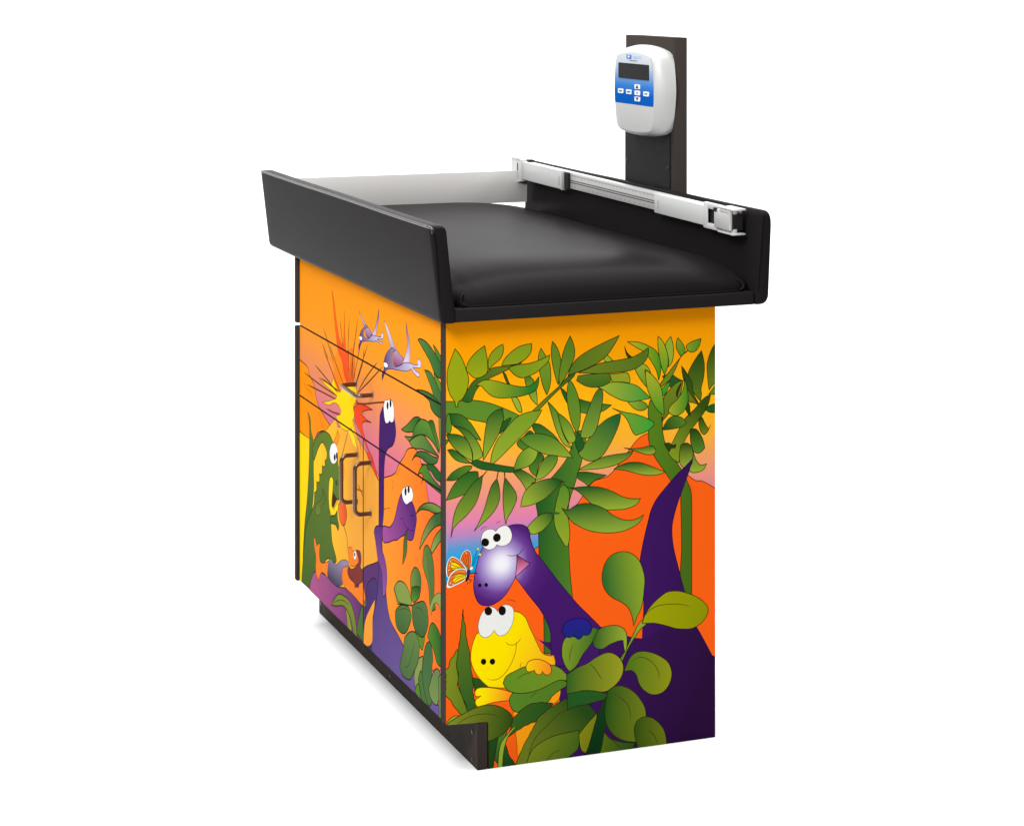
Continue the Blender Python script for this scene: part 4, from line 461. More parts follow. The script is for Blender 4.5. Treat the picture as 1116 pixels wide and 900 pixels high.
(('S',(18,14,18)),0,None,[222.8,453,0,223.7,448.9,0,226.1,445.5,0,229.4,443.7,0,232.7,444.1,0,235.1,446.4,0,236,450.1,0,235.1,454.2,0,232.7,457.5,0,229.4,459.3,0,226.1,459,0,223.7,456.7,0]),
(('S',(18,14,18)),0,None,[204.6,460.9,0,205.4,457.3,0,207.8,454.3,0,211.1,452.6,0,214.4,452.8,0,216.8,454.8,0,217.7,458,0,216.8,461.6,0,214.4,464.7,0,211.1,466.3,0,207.8,466.1,0,205.4,464.2,0]),
(('S',(50,20,60)),0,None,[182.2,417.8,0,183.1,416.4,0,185.8,415,0,189.4,413.8,0,193,413.3,0,195.7,413.5,0,196.6,414.4,0,195.7,415.8,0,193,417.2,0,189.4,418.4,0,185.8,418.9,0,183.1,418.7,0]),
(('N',(55,20,65)),1.6,None,[262.7,391.9,0,247.8,396.8,0,233,386.9,0,207.5,385.4,0,182.2,389.9,0]),
(('L',233,378.9,233,314.1,(60,84,40),(92,120,48)),2.5,None,[218.4,382.4,1,219.9,364.9,0,222,341.4,0,247.8,310.4,1,244.1,329.1,0,240.4,355.3,0,229.4,374,0]),
(('L',46.6,756.2,46.6,712.3,(88,134,40),(36,90,36)),2.5,None,[70.3,752.5,1,50,746.9,0,23.2,735.9,1,23.2,716.2,1,50,731.5,0]),
(('S',(36,90,36)),2.5,None,[29.8,765.4,1,23.2,766.5,1,23.2,759.9,1]),
(('L',157.2,712.2,23.2,734.3,(82,128,58),(48,92,44)),2.5,None,[157.2,747.7,1,139.5,751.6,0,104.6,750.4,0,70.3,741.4,0,43.2,730.4,0,23.2,722.8,1,23.2,698.8,1,56.7,699.6,0,90.8,720.3,0,125.5,734.7,0]),
(('S',(88,134,40)),2.5,None,[66.9,702.2,1,36.5,692.1,0,23.2,685.7,1,23.2,670.4,1,43.2,666.7,0]),
(('S',(108,132,62)),2.5,None,[39.9,626.8,1,21.8,631.3,1,21.8,490.4,1,29.8,510.5,0,26.5,563.7,0,36.5,596.7,0]),
(('L',118.5,664.3,23.2,681.3,(82,125,55),(52,98,46)),2.5,None,[118.5,697.9,1,84,699.3,0,56.7,688.5,0,36.5,676.7,0,23.2,666,1,23.2,648.5,1,56.7,653.3,0,84,674.9,0]),
(('L',164.3,628,23.2,654,(72,112,52),(44,88,42)),2.5,None,[164.3,654,1,118.5,659.9,0,77.1,660.6,0,43.2,654.7,0,23.2,649.6,1,23.2,628.9,1,56.7,628,0,84,636.1,0,90.8,646,0,125.5,650.8,0]),
(('L',65.2,616.4,65.2,558.6,(36,90,36),(88,134,40)),2.5,None,[97.7,606.9,1,84,612.8,0,66.9,612.8,0,50,594.1,0,36.5,579.2,0,33.2,565.2,1,56.7,577.3,0,77.1,593.1,0]),
(('L',255.2,558.2,139.5,608.3,(88,134,40),(36,90,36)),2.5,None,[255.2,562.8,1,218.4,579.1,0,182.2,598.6,0,153.7,605.6,0,139.5,604.5,1,160.8,594.8,0,171.5,579.1,0,182.2,573,1,225.7,564,0]),
(('S',(88,134,40)),2.5,None,[236.7,553.7,1,203.8,559.1,0,185.8,563.2,1,207.5,550,1]),
(('L',112.3,609.7,112.3,545.6,(88,134,40),(50,96,46)),2.5,None,[139.5,604.5,1,97.7,606.9,0,77.1,595.3,0,56.7,581.7,0,36.5,561.2,1,70.3,574.6,0,118.5,579.4,0,167.9,568.5,0,190.8,559.4,1,182.2,574.8,0,167.9,588.9,0]),
(('L',207.5,561.8,36.5,556.8,(110,140,62),(52,96,46)),2.5,None,[207.5,549.3,1,167.9,567.4,0,125.5,578,0,90.8,570.5,0,56.7,560.8,0,36.5,556.8,1,84,554.1,0,132.5,550.9,0,182.2,543,0]),
(('L',115.1,550,115.1,526.5,(62,108,50),(44,86,42)),2.5,None,[193,515.8,1,175,530.9,0,153.7,542,0,111.6,549.6,0,70.3,550.3,0,39.9,554.4,1,50,543.5,0,84,533,0,111.6,531.7,0,139.5,533.7,0,171.5,529.3,0]),
(('S',(36,90,36)),2.5,None,[139.5,522.5,1,111.6,527.2,0,70.3,534.8,0,23.2,527.3,1,23.2,514.2,1,56.7,513.4,0,84,520.9,0]),
(('L',157.2,517.6,23.2,492.3,(88,134,40),(36,90,36)),2.5,None,[157.2,498.5,1,139.5,515.7,0,111.6,527.2,0,97.7,520.1,0,70.3,510.5,0,23.2,503.2,1,23.2,492.3,1,56.7,493.6,0,97.7,495.7,0,125.5,496.3,0,139.5,483.8,1,125.5,503,1,139.5,505.6,0]),
(('L',94.3,460.9,94.3,440.9,(110,138,62),(50,92,44)),2.5,None,[167.9,423.8,1,146.6,441.1,0,118.5,454.3,0,77.1,464.8,0,36.5,467.4,0,23.2,465,1,23.2,459.5,1,66.9,449.4,0,97.7,446.7,0,139.5,438.2,0]),
(('L',56.7,446.3,139.5,368.6,(52,92,44),(138,152,80)),2.5,None,[148,362.7,1,132.5,390.5,0,104.6,419.5,0,70.3,443.1,0,23.2,461.1,1,23.2,437.7,1,56.7,426.5,0,90.8,407.3,0,118.5,387.2,0]),
(('L',29.8,426.3,77.1,375.1,(84,120,56),(140,155,76)),2.5,None,[84,377.9,1,63.5,405,0,23.2,432.2,1,23.2,412.1,1,50,392.9,0,75.8,373.9,1]),
(('L',129,317.4,56.7,336.2,(104,130,58),(66,102,56)),2.5,None,[125.5,358.6,1,122,370.7,0,108.1,380.8,0,90.8,380.6,0,77.1,370.7,0,66.9,353.4,0,63.5,325.6,0,64.9,298.7,0,56.7,278.9,1,84,271.5,0,97.7,312.2,0,118.5,329.1,0,129,342.1,0]),
(('N',(62,48,12)),1.4,None,[104.6,372.8,0,97.7,347.8,0,84,315.8,0,77.1,284.4,0]),
(('L',200.2,288.7,139.5,304.6,(116,140,62),(64,104,54)),2.5,None,[200.2,294.4,1,193,310,0,175,323.6,0,153.7,324.6,0,139.5,314.7,0,139.5,294.5,0,150.1,273.7,1,196.6,261.2,1]),
(('S',(132,150,72)),2.5,None,[300.2,249.8,1,285.1,263.1,0,262.7,270.1,0,233,269.8,0,207.5,260.6,0,196.6,249.8,1,277.6,227.9,1]),
(('N',(62,48,12)),1.3,None,[282.9,253.9,0,247.8,259,0,225.7,258,0]),
(('S',(130,150,72)),2.5,None,[298.8,253.7,1,273,272.3,0,235,278.3,0,203.8,267,0,191.5,248.2,1,235,239.1,0,273,234.7,0]),
(('L',170.7,287.4,170.7,259.6,(36,90,36),(88,134,40)),2.5,None,[191.5,281.9,1,146.4,293.8,0,146.4,278.4,0,179.2,257.3,1,195.2,261.5,0]),
(('S',(134,152,76)),1.3,None,[89.3,274.7,1,68.3,297.4,0,37.2,313.2,0,22.4,313.4,1,22.4,278,1,42.9,291.1,0,66,284.8,0,80,260.3,1]),
(('S',(134,150,80)),2.5,None,[179.2,122.6,1,160.9,155.1,0,127.2,173.4,1,134.4,143.8,0,154.9,102.2,1,173.1,105.1,0]),
(('S',(88,134,40)),2.5,None,[173.1,205.6,1,118.9,215.2,0,130.8,183.1,1,160.9,189.8,0]),
(('L',101.1,200.9,22.4,223.6,(88,134,40),(36,90,36)),2.5,None,[101.1,216.4,1,77.6,247.7,0,42.9,246.1,0,22.4,229.5,1,22.4,184,1,48.7,184.5,0,68.3,201.3,0]),
(('L',243.2,234.9,243.2,183.1,(82,118,60),(66,100,56)),2.5,None,[292.3,209.7,1,260.3,230.3,0,210,240,0,195.2,226.6,0,222.5,191.7,0,254,180,0,285.9,185.7,0]),
(('N',(62,48,12)),1.3,None,[273,217.7,0,235,231.2,0,203.8,235.1,0]),
(('L',144.6,267.4,144.6,204.1,(78,112,62),(62,96,54)),2.5,None,[191.5,248.2,1,154.9,264.6,0,118.9,274.3,0,101.1,263.9,0,98.8,238,0,124.8,209.7,0,160.9,205.2,0,185.4,217.6,0]),
(('N',(62,48,12)),1.3,None,[167,251.7,0,134.4,256.8,0,122.5,250.5,0]),
(('L',105.2,205,105.2,89.7,(62,104,60),(78,114,60)),2.5,None,[142.8,114.4,1,130.8,152.5,0,112.9,195.9,0,87,210.2,0,71.8,188.9,0,77.6,160.8,0,68.3,125.9,0,83.5,98.5,0,107,89.2,1]),
(('L',205.7,195.6,205.7,106.8,(96,126,66),(78,110,64)),2.5,None,[235,176.4,1,203.8,196.1,0,167,203.5,0,148.8,185.6,0,154.9,156.9,0,179.2,130.3,0,203.8,107.4,0,247.6,102,0,264.1,112.8,0,247.6,145.2,0]),
(('N',(62,48,12)),1.3,None,[175.6,187.5,0,191.5,157.7,0,210,132.8,0,235,119.5,0]),
(('S',(74,112,62)),2.5,None,[154.9,122.2,1,136.8,143,0,118.9,110.3,0,101.1,92.9,0,134.4,90.1,1]),
(('S',(88,134,40)),2.5,None,[175.6,92.8,1,154.9,114.5,0,139.2,88.6,1]),
(('L',60.2,169,60.2,105.8,(98,128,72),(120,142,78)),2.5,None,[95.2,125.1,1,66,164.3,0,40.6,174.8,0,25.8,157.6,0,48.7,109.4,0,83.5,109.8,0]),
(('S',(98,130,72)),2.5,None,[40.6,160.6,1,22.4,175.5,1,22.4,80.4,1,37.2,79.3,1])
]

INK = (44, 32, 8)
def spline(P, closed=True, step=2.6):
    n = len(P)//3
    p = [np.array((P[3*i], P[3*i+1]), float) for i in range(n)]; k = [P[3*i+2] for i in range(n)]
    out = []
    for i in range(n if closed else n-1):
        a, b = p[i], p[(i+1) % n]
        pa = p[i-1] if (closed or i > 0) else None
        pb = p[(i+2) % n] if (closed or i+2 < n) else None
        L = np.linalg.norm(b-a)
        ta = (b-a) if (k[i] or pa is None) else (b-pa)/max(np.linalg.norm(b-a)+np.linalg.norm(a-pa), 1e-6)*L
        tb = (b-a) if (k[(i+1) % n] or pb is None) else (pb-a)/max(np.linalg.norm(pb-b)+np.linalg.norm(b-a), 1e-6)*L
        if k[i] and not k[(i+1) % n]: ta = 1.5*(b-a) - .5*tb
        if k[(i+1) % n] and not k[i]: tb = 1.5*(b-a) - .5*ta
        straight = k[i] and k[(i+1) % n]
        m = 1 if straight else max(2, min(14, int(L/step)))
        for j in range(m):
            t = j/m
            out.append((2*t**3-3*t*t+1)*a + (t**3-2*t*t+t)*ta + (-2*t**3+3*t*t)*b + (t**3-t*t)*tb)
    if not closed: out.append(p[-1])
    Q = [out[0]]
    for q in out[1:]:
        if np.linalg.norm(q-Q[-1]) > .25: Q.append(q)
    if closed and len(Q) > 3 and np.linalg.norm(Q[0]-Q[-1]) < .25: Q.pop()
    return np.array(Q)
def offset(Q, d, closed=True):
    n = len(Q); e = np.roll(Q, -1, 0)-Q
    L = np.linalg.norm(e, axis=1); L[L == 0] = 1; nrm = np.stack([e[:, 1], -e[:, 0]], 1)/L[:, None]
    if closed: a = np.roll(nrm, 1, 0); b = nrm
    else:
        nrm[-1] = nrm[-2]; a = np.vstack([nrm[:1], nrm[:-1]]); b = nrm
    m = a+b; l2 = np.maximum((m*m).sum(1), .9); m = m*2/l2[:, None]
    return Q + m*(d if np.isscalar(d) else np.asarray(d)[:, None])
def area(Q): return .5*np.sum(Q[:, 0]*np.roll(Q[:, 1], -1)-np.roll(Q[:, 0], -1)*Q[:, 1])
def winding(pt, Q):
    w = np.zeros(len(pt), int); x, y = pt[:, 0], pt[:, 1]
    for (x0, y0), (x1, y1) in zip(Q, np.roll(Q, -1, 0)):
        if y0 == y1: continue
        c = (x1-x0)*(y-y0)-(x-x0)*(y1-y0)
        w += ((y0 <= y) & (y1 > y) & (c > 0)).astype(int) - ((y1 <= y) & (y0 > y) & (c < 0)).astype(int)
    return w
def lerp_stops(t, stops):
    xs = [s[0] for s in stops]; cs = np.array([lin(s[1]) for s in stops])
    if xs[0] > xs[-1]: xs = xs[::-1]; cs = cs[::-1]
    return np.stack([np.interp(t, xs, cs[:, i]) for i in range(3)], 1)
def paint(fill, q):
    k = fill[0]
    if k in 'SN': return np.tile(np.array(lin(fill[1])), (len(q), 1))
    if k == 'V': return lerp_stops(q[:, 1], fill[1])
    if k == 'R': return lerp_stops(np.hypot(q[:, 0]-fill[1], q[:, 1]-fill[2]), fill[3])
    a = np.array(fill[1:3]); b = np.array(fill[3:5]); d = b-a
    t = np.clip(((q-a)@d)/max(d@d, 1e-6), 0, 1)[:, None]
    return np.array(lin(fill[5]))*(1-t)+np.array(lin(fill[6]))*t
def artwork(shapes, panels, u0, u1, v0, v1, grid, gain):
    """flat triangulation of the whole print; returns per panel (points, triangles, corner colours)"""
    loops = []                                       # (polygon, fill)
    for fill, sw, sc, P in shapes:
        if fill[0] == 'N':
            Q = spline(P, False); n = len(Q); t = np.linspace(0, 1, n)
            hw = sw*.5*np.minimum(1, .35+4*np.minimum(t, 1-t)) if n > 2 else np.full(n, sw*.5)
            loops.append((np.vstack([offset(Q, hw, False), offset(Q, -hw, False)[::-1]]), fill)); continue
        Q = spline(P)
        if area(Q) < 0: Q = Q[::-1]
        if sw: loops.append((offset(Q, sw*.45), ('S', sc or INK))); loops.append((offset(Q, -sw*.45), fill))
        else: loops.append((Q, fill))
    V, E = [], []
    def add(Q):
        b = len(V); V.extend(map(tuple, Q)); n = len(Q); E.extend((b+i, b+(i+1) % n) for i in range(n))
    for pl in panels: add(np.array(pl, float))
    for Q, f in loops:
        Q = np.clip(Q, (u0-4, v0-4), (u1+4, v1+4)); add(Q)
    gu = np.arange(u0+grid/2, u1, grid); gv = np.arange(v0+grid/2, v1, grid)
    for i, g in enumerate(gu):
        for h in gv: V.append((g, h+(i % 2)*grid*.5+.013))
    r = delaunay_2d_cdt([Vector(v) for v in V], E, [], 0, 1e-3, False)
    v2 = np.array([tuple(v) for v in r[0]]); tr = np.array([f for f in r[2] if len(f) == 3])
    cen = v2[tr].mean(1); top = np.zeros(len(tr), int)-1
    for k, (Q, f) in enumerate(loops):
        lo, hi = Q.min(0), Q.max(0)
        ix = np.nonzero((cen >= lo).all(1) & (cen <= hi).all(1))[0]
        if len(ix): top[ix[winding(cen[ix], Q) > 0 if f[0] != 'N' else winding(cen[ix], Q) != 0]] = k
    colr = np.zeros((len(tr), 3, 3))
    for k, (Q, f) in enumerate(loops):
        ix = np.nonzero(top == k)[0]
        if len(ix): colr[ix] = paint(f, v2[tr[ix]].reshape(-1, 2)).reshape(-1, 3, 3)
    colr *= gain
    res = []
    for pl in panels:
        P = np.array(pl, float); P = P if area(P) > 0 else P[::-1]
        ix = np.nonzero(winding(cen, P) > 0)[0]
        res.append((v2, tr[ix], colr[ix]))
    return res
def add_print(o_bm, data, to3d):
    """print sheet as faces of material slot 1 with the colour attribute 'print'"""
    v2, tr, c = data; lay = o_bm.loops.layers.float_color.get("print") or o_bm.loops.layers.float_color.new("print")
    vm = {}
    for t, cc in zip(tr, c):
        vs = []
        for i in t:
            if i not in vm: vm[i] = o_bm.verts.new(to3d(v2[i]))
            vs.append(vm[i])
        try: f = o_bm.faces.new(vs)
        except ValueError: continue
        f.material_index = 1
        for l, q in zip(f.loops, cc): l[lay] = (q[0], q[1], q[2], 1)
# ---------------------------------------------------------------- the white studio sweep
bm = bmesh.new(); prof = [(-9, 0), (4.2, 0)]
for k in range(1, 13): a = math.radians(90*k/12); prof.append((4.2+1.6*math.sin(a), 1.6-1.6*math.cos(a)))
prof.append((5.8, 4.5))
d = Vector((.3585, .9335)); s = Vector((.9335, -.3585)); rows = []
for (t, z) in prof: rows.append([bm.verts.new((d.x*t+s.x*w, d.y*t+s.y*w, z)) for w in (-8, 10)])
for a, b in zip(rows, rows[1:]): bm.faces.new([a[0], a[1], b[1], b[0]])
o = link("floor", bm, 'sweep', smooth=40); o['kind'] = 'structure'
# ---------------------------------------------------------------- the scale table
T = empty("scale_table", (.27, .5, 0))
T['label'] = "cabinet scale table printed with cartoon dinosaurs, black padded top with rails and raised digital display"
T['category'] = "scale table"
T_inv = Matrix.Translation((-.27, -.5, 0))
def part(name, bm, mats, parent=None, smooth=None, label=None):
    bm.transform(T_inv); o = link(name, bm, mats, parent or T, smooth)
    if label: o['label'] = label
    return o
GAIN = 0.60
WID, TOPZ, NX, NZ = 531.4, 803.5, 80.2, 84.5
end_poly = [(NX, 0), (WID, 0), (WID, TOPZ), (0, TOPZ), (0, 88.0), (NX-4, NZ), (NX-1, NZ-1), (NX, NZ-4)]
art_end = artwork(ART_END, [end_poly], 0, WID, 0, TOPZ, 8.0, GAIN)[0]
bm = bmesh.new()
prism(bm, [(u/1000, v/1000) for u, v in end_poly], 1, .0004, .0250, 0)
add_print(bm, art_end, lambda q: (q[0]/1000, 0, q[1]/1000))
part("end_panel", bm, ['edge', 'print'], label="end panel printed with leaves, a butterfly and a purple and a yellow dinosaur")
# fronts: drawers and doors
fronts = [("drawer", 28.5, 972.5, 653.4, 803.5), ("drawer", 28.5, 972.5, 499.4, 649.8),
          ("door", 501.6, 972.5, 91.5, 495.8), ("door", 28.5, 496.4, 91.5, 495.8)]
rects = [[(a, c), (b, c), (b, d_), (a, d_)] for _, a, b, c, d_ in fronts]
art_front = artwork(ART_FRONT, rects, 20, 980, 85, 810, 10.0, GAIN)
labels = ["top drawer front, orange with thin rays", "second drawer front with the bursting volcano and one pull",
          "door printed with the green dinosaur", "door printed with two purple dinosaurs and plants"]
front_objs = []
for (nm, a, b, c, d_), data, lab in zip(fronts, art_front, labels):
    bm = bmesh.new(); box(bm, .0004, .0195, a/1000, b/1000, c/1000, d_/1000, 0)
    add_print(bm, data, lambda q: (0, q[0]/1000, q[1]/1000))
    front_objs.append(part(nm, bm, ['edge', 'print'], label=lab))
def pull(parent, p0, p1):
    """square-cornered bow pull between two points of the front plane (y, z)"""
    bm = bmesh.new(); a = Vector((0, *p0)); b = Vector((0, *p1)); out = Vector((-.033, 0, 0)); r = .012
    e = (b-a).normalized(); path = [a, a+out*.35, a+out-out.normalized()*r]
    for k in range(1, 7):
        t = math.radians(15*k); path.append(a+out-out.normalized()*r+e*r*(1-math.cos(t))+out.normalized()*r*math.sin(t))
    q = [a+b-p for p in path]; q = [Vector((p.x*-1 if False else (-p.x if p.x > 0 else p.x), p.y, p.z)) for p in q]
    q = [Vector((path[i].x, q[i].y, q[i].z)) for i in range(len(q))]
    path += q[::-1]
    tube(bm, path, .0043, 12)
    for p in (a, b): disc(bm, p+Vector((-.0002, 0, 0)), 0, .0068, -.0018)
    return part("handle", bm, 'bronze', parent, smooth=50)
pull(front_objs[1], (.547, .597), (.437, .595))
pull(front_objs[2], (.5415, .4565), (.5415, .3625))
pull(front_objs[3], (.4480, .4600), (.4480, .3600))
# carcass, far end panel with its edge strips
bm = bmesh.new(); box(bm, .0210, WID/1000-.0005, .0256, .9750, .0880, .8030, 0)
part("cabinet_body", bm, 'brown')
bm = bmesh.new(); prism(bm, [(.0790, .0), (WID/1000, .0), (WID/1000, .8030), (.0205, .8030), (.0205, .0880), (.0790, .0840)], 1, .9755, .9940, 0)
far = part("far_end_panel", bm, 'brown')
for z0, z1 in ((.6565, .8030), (.0905, .6490)):
    bm = bmesh.new(); box(bm, -.0065, .0200, .9745, .9925, z0, z1, 0, bev=.0015)
    part("edge_strip", bm, 'edge', far, smooth=40)
bm = bmesh.new(); box(bm, -.0004, -.0001, -.0003, .0255, .0880, .8030, 0)
part("edge_strip", bm, 'edge', bpy.data.objects["end_panel"])
# toe kick
bm = bmesh.new(); box(bm, .0590, .0780, -.0006, 1.0250, .0012, .0835, 0)
for f in bm.faces:
    if abs(f.normal.y) > .9 or f.calc_center_median().y < 0: f.material_index = 1
tk = part("toe_kick", bm, ['brown', 'core'])
for y, z in ((.0241, .0614), (.0241, .0125), (1.0100, .0250), (.5060, .0160)):
    bm = bmesh.new(); disc(bm, (.0588, y, z), 0, .0042, -.0012); part("screw", bm, 'screw', tk, smooth=40)
# table top board
bm = bmesh.new(); box(bm, .0060, .5970, -.0300, 1.1600, .8060, .8295, 0, bev=.0022, seg=3)
part("tabletop", bm, 'laminate', smooth=40)
# padded side rails
def rail(prof_xz, r, bulge, near=1., far=1.):
    """upholstered board: rounded section swept along the table, pulled in at both ends"""
    bm = bmesh.new(); P = fillet(prof_xz, r, 5)
    P = [p for i, p in enumerate(P) if (Vector(p)-Vector(P[i-1])).length > 1e-5]
    cx = sum(p[0] for p in P)/len(P); cz = sum(p[1] for p in P)/len(P)
    y0, y1, e = -.0345, 1.1650, .009
    n = 46; mid = [y0+e+(y1-y0-2*e)*k/n for k in range(1, n)]
    rings = []
    def ring(y, inset, k):
        vs = []
        for (x, z) in P:
            dx, dz = x-cx, z-cz
            sx = 1-inset/.016; sz = 1-k/.085
            w = 1+bulge*(1-(dz/.09)**2)*math.sin(math.pi*min(max((y-y0)/(y1-y0), 0), 1))**.3
            wob = .0002*math.sin(6*y+9*z)
            vs.append(bm.verts.new((cx+dx*sx*w+wob, y, cz+dz*sz+.0004*math.sin(9*y+3))))
        rings.append(vs)
    steps = [(0, .0062, .0085), (.0010, .0036, .0058), (.0030, .0017, .0033), (.0065, .0006, .0014), (.012, .0001, .0003), (.018, 0, 0)]
    for y, i, k in steps: ring(y0+y, i, k*near)
    for y in mid[1:-1]: ring(y, 0, 0)
    for y, i, k in steps[::-1]: ring(y1-y, i, k*far)
    m = len(P)
    for a, b in zip(rings, rings[1:]):
        for k in range(m): bm.faces.new([a[k], a[(k+1) % m], b[(k+1) % m], b[k]])
    bm.faces.new(rings[0]); bm.faces.new(rings[-1][::-1])
    return bm
bm = rail([(-.0200, .8040), (.0095, .8040), (-.0110, .9785), (-.0405, .9775)], [.009, .006, .010, .0040], .05, near=.6, far=1.7)
# folded vinyl corner at the near end
tube(bm, [(-.0385, -.0352, .9735), (-.0345, -.0362, .955), (-.0310, -.0362, .925), (-.0275, -.0358, .885), (-.0245, -.0350, .845)], lambda t: .0019*(1-.6*t), 8)
glint_strip = [(-.0391, y, .9750+.0004*math.sin(9*y+3)) for y in [-.0335+1.186*k/60 for k in range(61)]]
tube(bm, [(-.0368, -.0352, .9655), (-.0376, -.0348, .9715)]+glint_strip, .0024, 10, mi=1)  # thin strip added along the rail's top edge to catch a highlight
part("side_rail", bm, ['vinyl', 'vinyl_glint'], smooth=55, label="front padded rail")
bm = rail([(.5985, .8040), (.6260, .8040), (.6340, .9800), (.6115, .9800)], [.008, .016, .026, .014], .05, near=1.6)
tube(bm, [(.6130, -.0352, .9720), (.6105, -.0360, .945), (.6070, -.0360, .905), (.6040, -.0356, .865), (.6010, -.0350, .83)], lambda t: .0013*(1-.5*t), 8)
part("side_rail", bm, 'vinyl', smooth=55, label="rear padded rail carrying the measuring rod")
# head plate
bm = bmesh.new(); box(bm, -.0080, .5990, 1.1330, 1.1360, .8840, .9590, 0, bev=.0008)
for x in (.03, .24): box(bm, x, x+.012, 1.1365, 1.1400, .8290, .9500, 0)
part("head_plate", bm, 'steel', smooth=40)
# mattress
def mattress():
    bm = bmesh.new(); nx, ny = 56, 96
    x0, x1, y0, y1, zb, H = .0090, .5990, -.0200, 1.1280, .8297, .0655
    def hz(sx, y):
        side = .62+.38*(1-abs(sx)**3.4)
        tn = max(0, min(1, (.205-y)/(.205-y0))); tf = max(0, min(1, (y-1.075)/(y1-1.075)))
        g = (1-tn**2.9)**(1/2.5)*(1-tf**2.6)**(1/2.6)
        cr = 1-.22*abs(sx)**6*tn**1.2
        w = .0004*math.sin(11*y+4*sx)*math.sin(6*sx)
        pk = .0
        if tn > .25:                                   # gathers where the corners are tucked
            pk = .0016*math.sin(60*(abs(sx)-.6))*max(0, abs(sx)-.72)*4*tn
        return zb+H*side*g*cr+w*g+pk*g
    top = []
    for j in range(ny+1):
        b = j/ny; y = y0+(y1-y0)*(b if False else .5-.5*math.cos(math.pi*b))
        row = []
        for i in range(nx+1):
            sx = -math.cos(math.pi*i/nx)
            e = max(0, 1-(y-y0)/.05); pull_ = .012*e*e*(abs(sx)**4)         # rounded corners in plan
            ef = max(0, 1-(y1-y)/.10); pull_f = .030*ef*ef*(abs(sx)**4)
            xx = (x0+x1)/2+(x1-x0)/2*sx*(1-pull_-.01*ef)
            row.append(bm.verts.new((xx, y+.018*e*abs(sx)**10-pull_f, hz(sx, y))))
        top.append(row)
    for j in range(ny):
        for i in range(nx): bm.faces.new([top[j][i], top[j][i+1], top[j+1][i+1], top[j+1][i]])
    rim = [top[0][i] for i in range(nx+1)]+[top[j][nx] for j in range(1, ny+1)]+[top[ny][i] for i in range(nx-1, -1, -1)]+[top[j][0] for j in range(ny-1, 0, -1)]
    low = [bm.verts.new((v.co.x, v.co.y, zb)) for v in rim]; n = len(rim)
    for k in range(n): 
        if (rim[k].co-low[k].co).length > 1e-6 or True: bm.faces.new([rim[k], low[k], low[(k+1) % n], rim[(k+1) % n]])
    bm.faces.new(low[::-1])
    # rolled lower hem and corner tucks
    hem = [(x0+.016+(x1-x0-.032)*k/30, y0-.0005+.010*abs(2*k/30-1)**14, zb+.0016) for k in range(31)]
    tube(bm, hem, .0016, 8)
    for sgn, xc in ((1, x0+.012), (-1, x1-.014)):
        tube(bm, [(xc+sgn*.010, y0+.0035, zb+.003), (xc+sgn*.004, y0+.0035, zb+.006), (xc+sgn*.001, y0+.0065, zb+.0125), (xc+sgn*.005, y0+.0115, zb+.0185), (xc+sgn*.012, y0+.0195, zb+.0225)], lambda t: .0030*(1-.5*t), 8)
    return bm
part("mattress", mattress(), 'vinyl', smooth=70)
# measuring rod with two sliding calipers
bm = bmesh.new()
zt = lambda y: .9745+.0075*max(0, y)/1.15
def slab(bm, xa, xb, ya, yb, za, zb_, mi=0, bev=0.):
    """box that follows the slight rise of the rail"""
    ra, rb = .0075*ya/1.15, .0075*yb/1.15
    vs = [bm.verts.new(p) for p in ((xa,ya,za+ra),(xb,ya,za+ra),(xb,yb,za+rb),(xa,yb,za+rb),(xa,ya,zb_+ra),(xb,ya,zb_+ra),(xb,yb,zb_+rb),(xa,yb,zb_+rb))]
    fs = [bm.faces.new([vs[i] for i in q]) for q in ((0,3,2,1),(4,5,6,7),(0,1,5,4),(1,2,6,5),(2,3,7,6),(3,0,4,7))]
    for f in fs: f.material_index = mi
    if bev:
        r = bmesh.ops.bevel(bm, geom=list({e for f in fs for e in f.edges}), offset=bev, segments=2, profile=.5, affect='EDGES')
        for f in r['faces']: f.material_index = mi
slab(bm, .5880, .6020, .0300, 1.1500, .9375, .9735, 0, .0008)
for z in (.9505, .9550): slab(bm, .5876, .5882, .1500, .8420, z, z+.0017, 1)
for k in range(118):
    y = .3850+k*.0039
    slab(bm, .5877, .5882, y, y+.0012, .9655-(.0028 if k % 5 == 0 else 0), .9690, 2)
for k in range(19): slab(bm, .5877, .5882, .392+k*.0245, .3955+k*.0245, .9420, .9436, 2)
rod = part("measuring_rod", bm, ['alu', 'ink', 'greyink'], smooth=40)
# near caliper
bm = bmesh.new(); a = .5800
slab(bm, a, .5872, .1300, .3760, .9345, .9730, 0, .0008)
slab(bm, a-.0004, a+.0002, .3560, .3580, .9440, .9600, 3)
slab(bm, a-.0006, .5872, .1300, .1480, .9305, .9800, 0, .0006)
slab(bm, a-.0006, .5872, .0200, .1300, .9690, .9800, 0, .0006); slab(bm, a-.0006, .5872, .0200, .1300, .9305, .9410, 0, .0006)
slab(bm, .5850, .5872, .0900, .1300, .9410, .9690, 2)
slab(bm, a-.0050, .5874, .0840, .0930, .9400, .9715, 1, .001)
slab(bm, a-.0080, a-.0010, .0230, .0880, .9380, .9735, 1, .0015)
slab(bm, a-.0085, a-.0020, .0220, .0600, .9700, .9760, 1, .0008); slab(bm, a-.0100, a-.0060, .0760, .0860, .9690, .9760, 2)
slab(bm, a-.0010, .5990, .0205, .0860, .9385, .9700, 2)
slab(bm, a-.0090, .6000, .0080, .0700, .9765, .9800, 1, .0006); slab(bm, a-.0090, .5990, .0080, .0700, .9310, .9340, 1, .0006)
part("caliper", bm, ['white_metal', 'alu', 'speck', 'greyink'], rod, smooth=40, label="near sliding caliper with its flap folded")
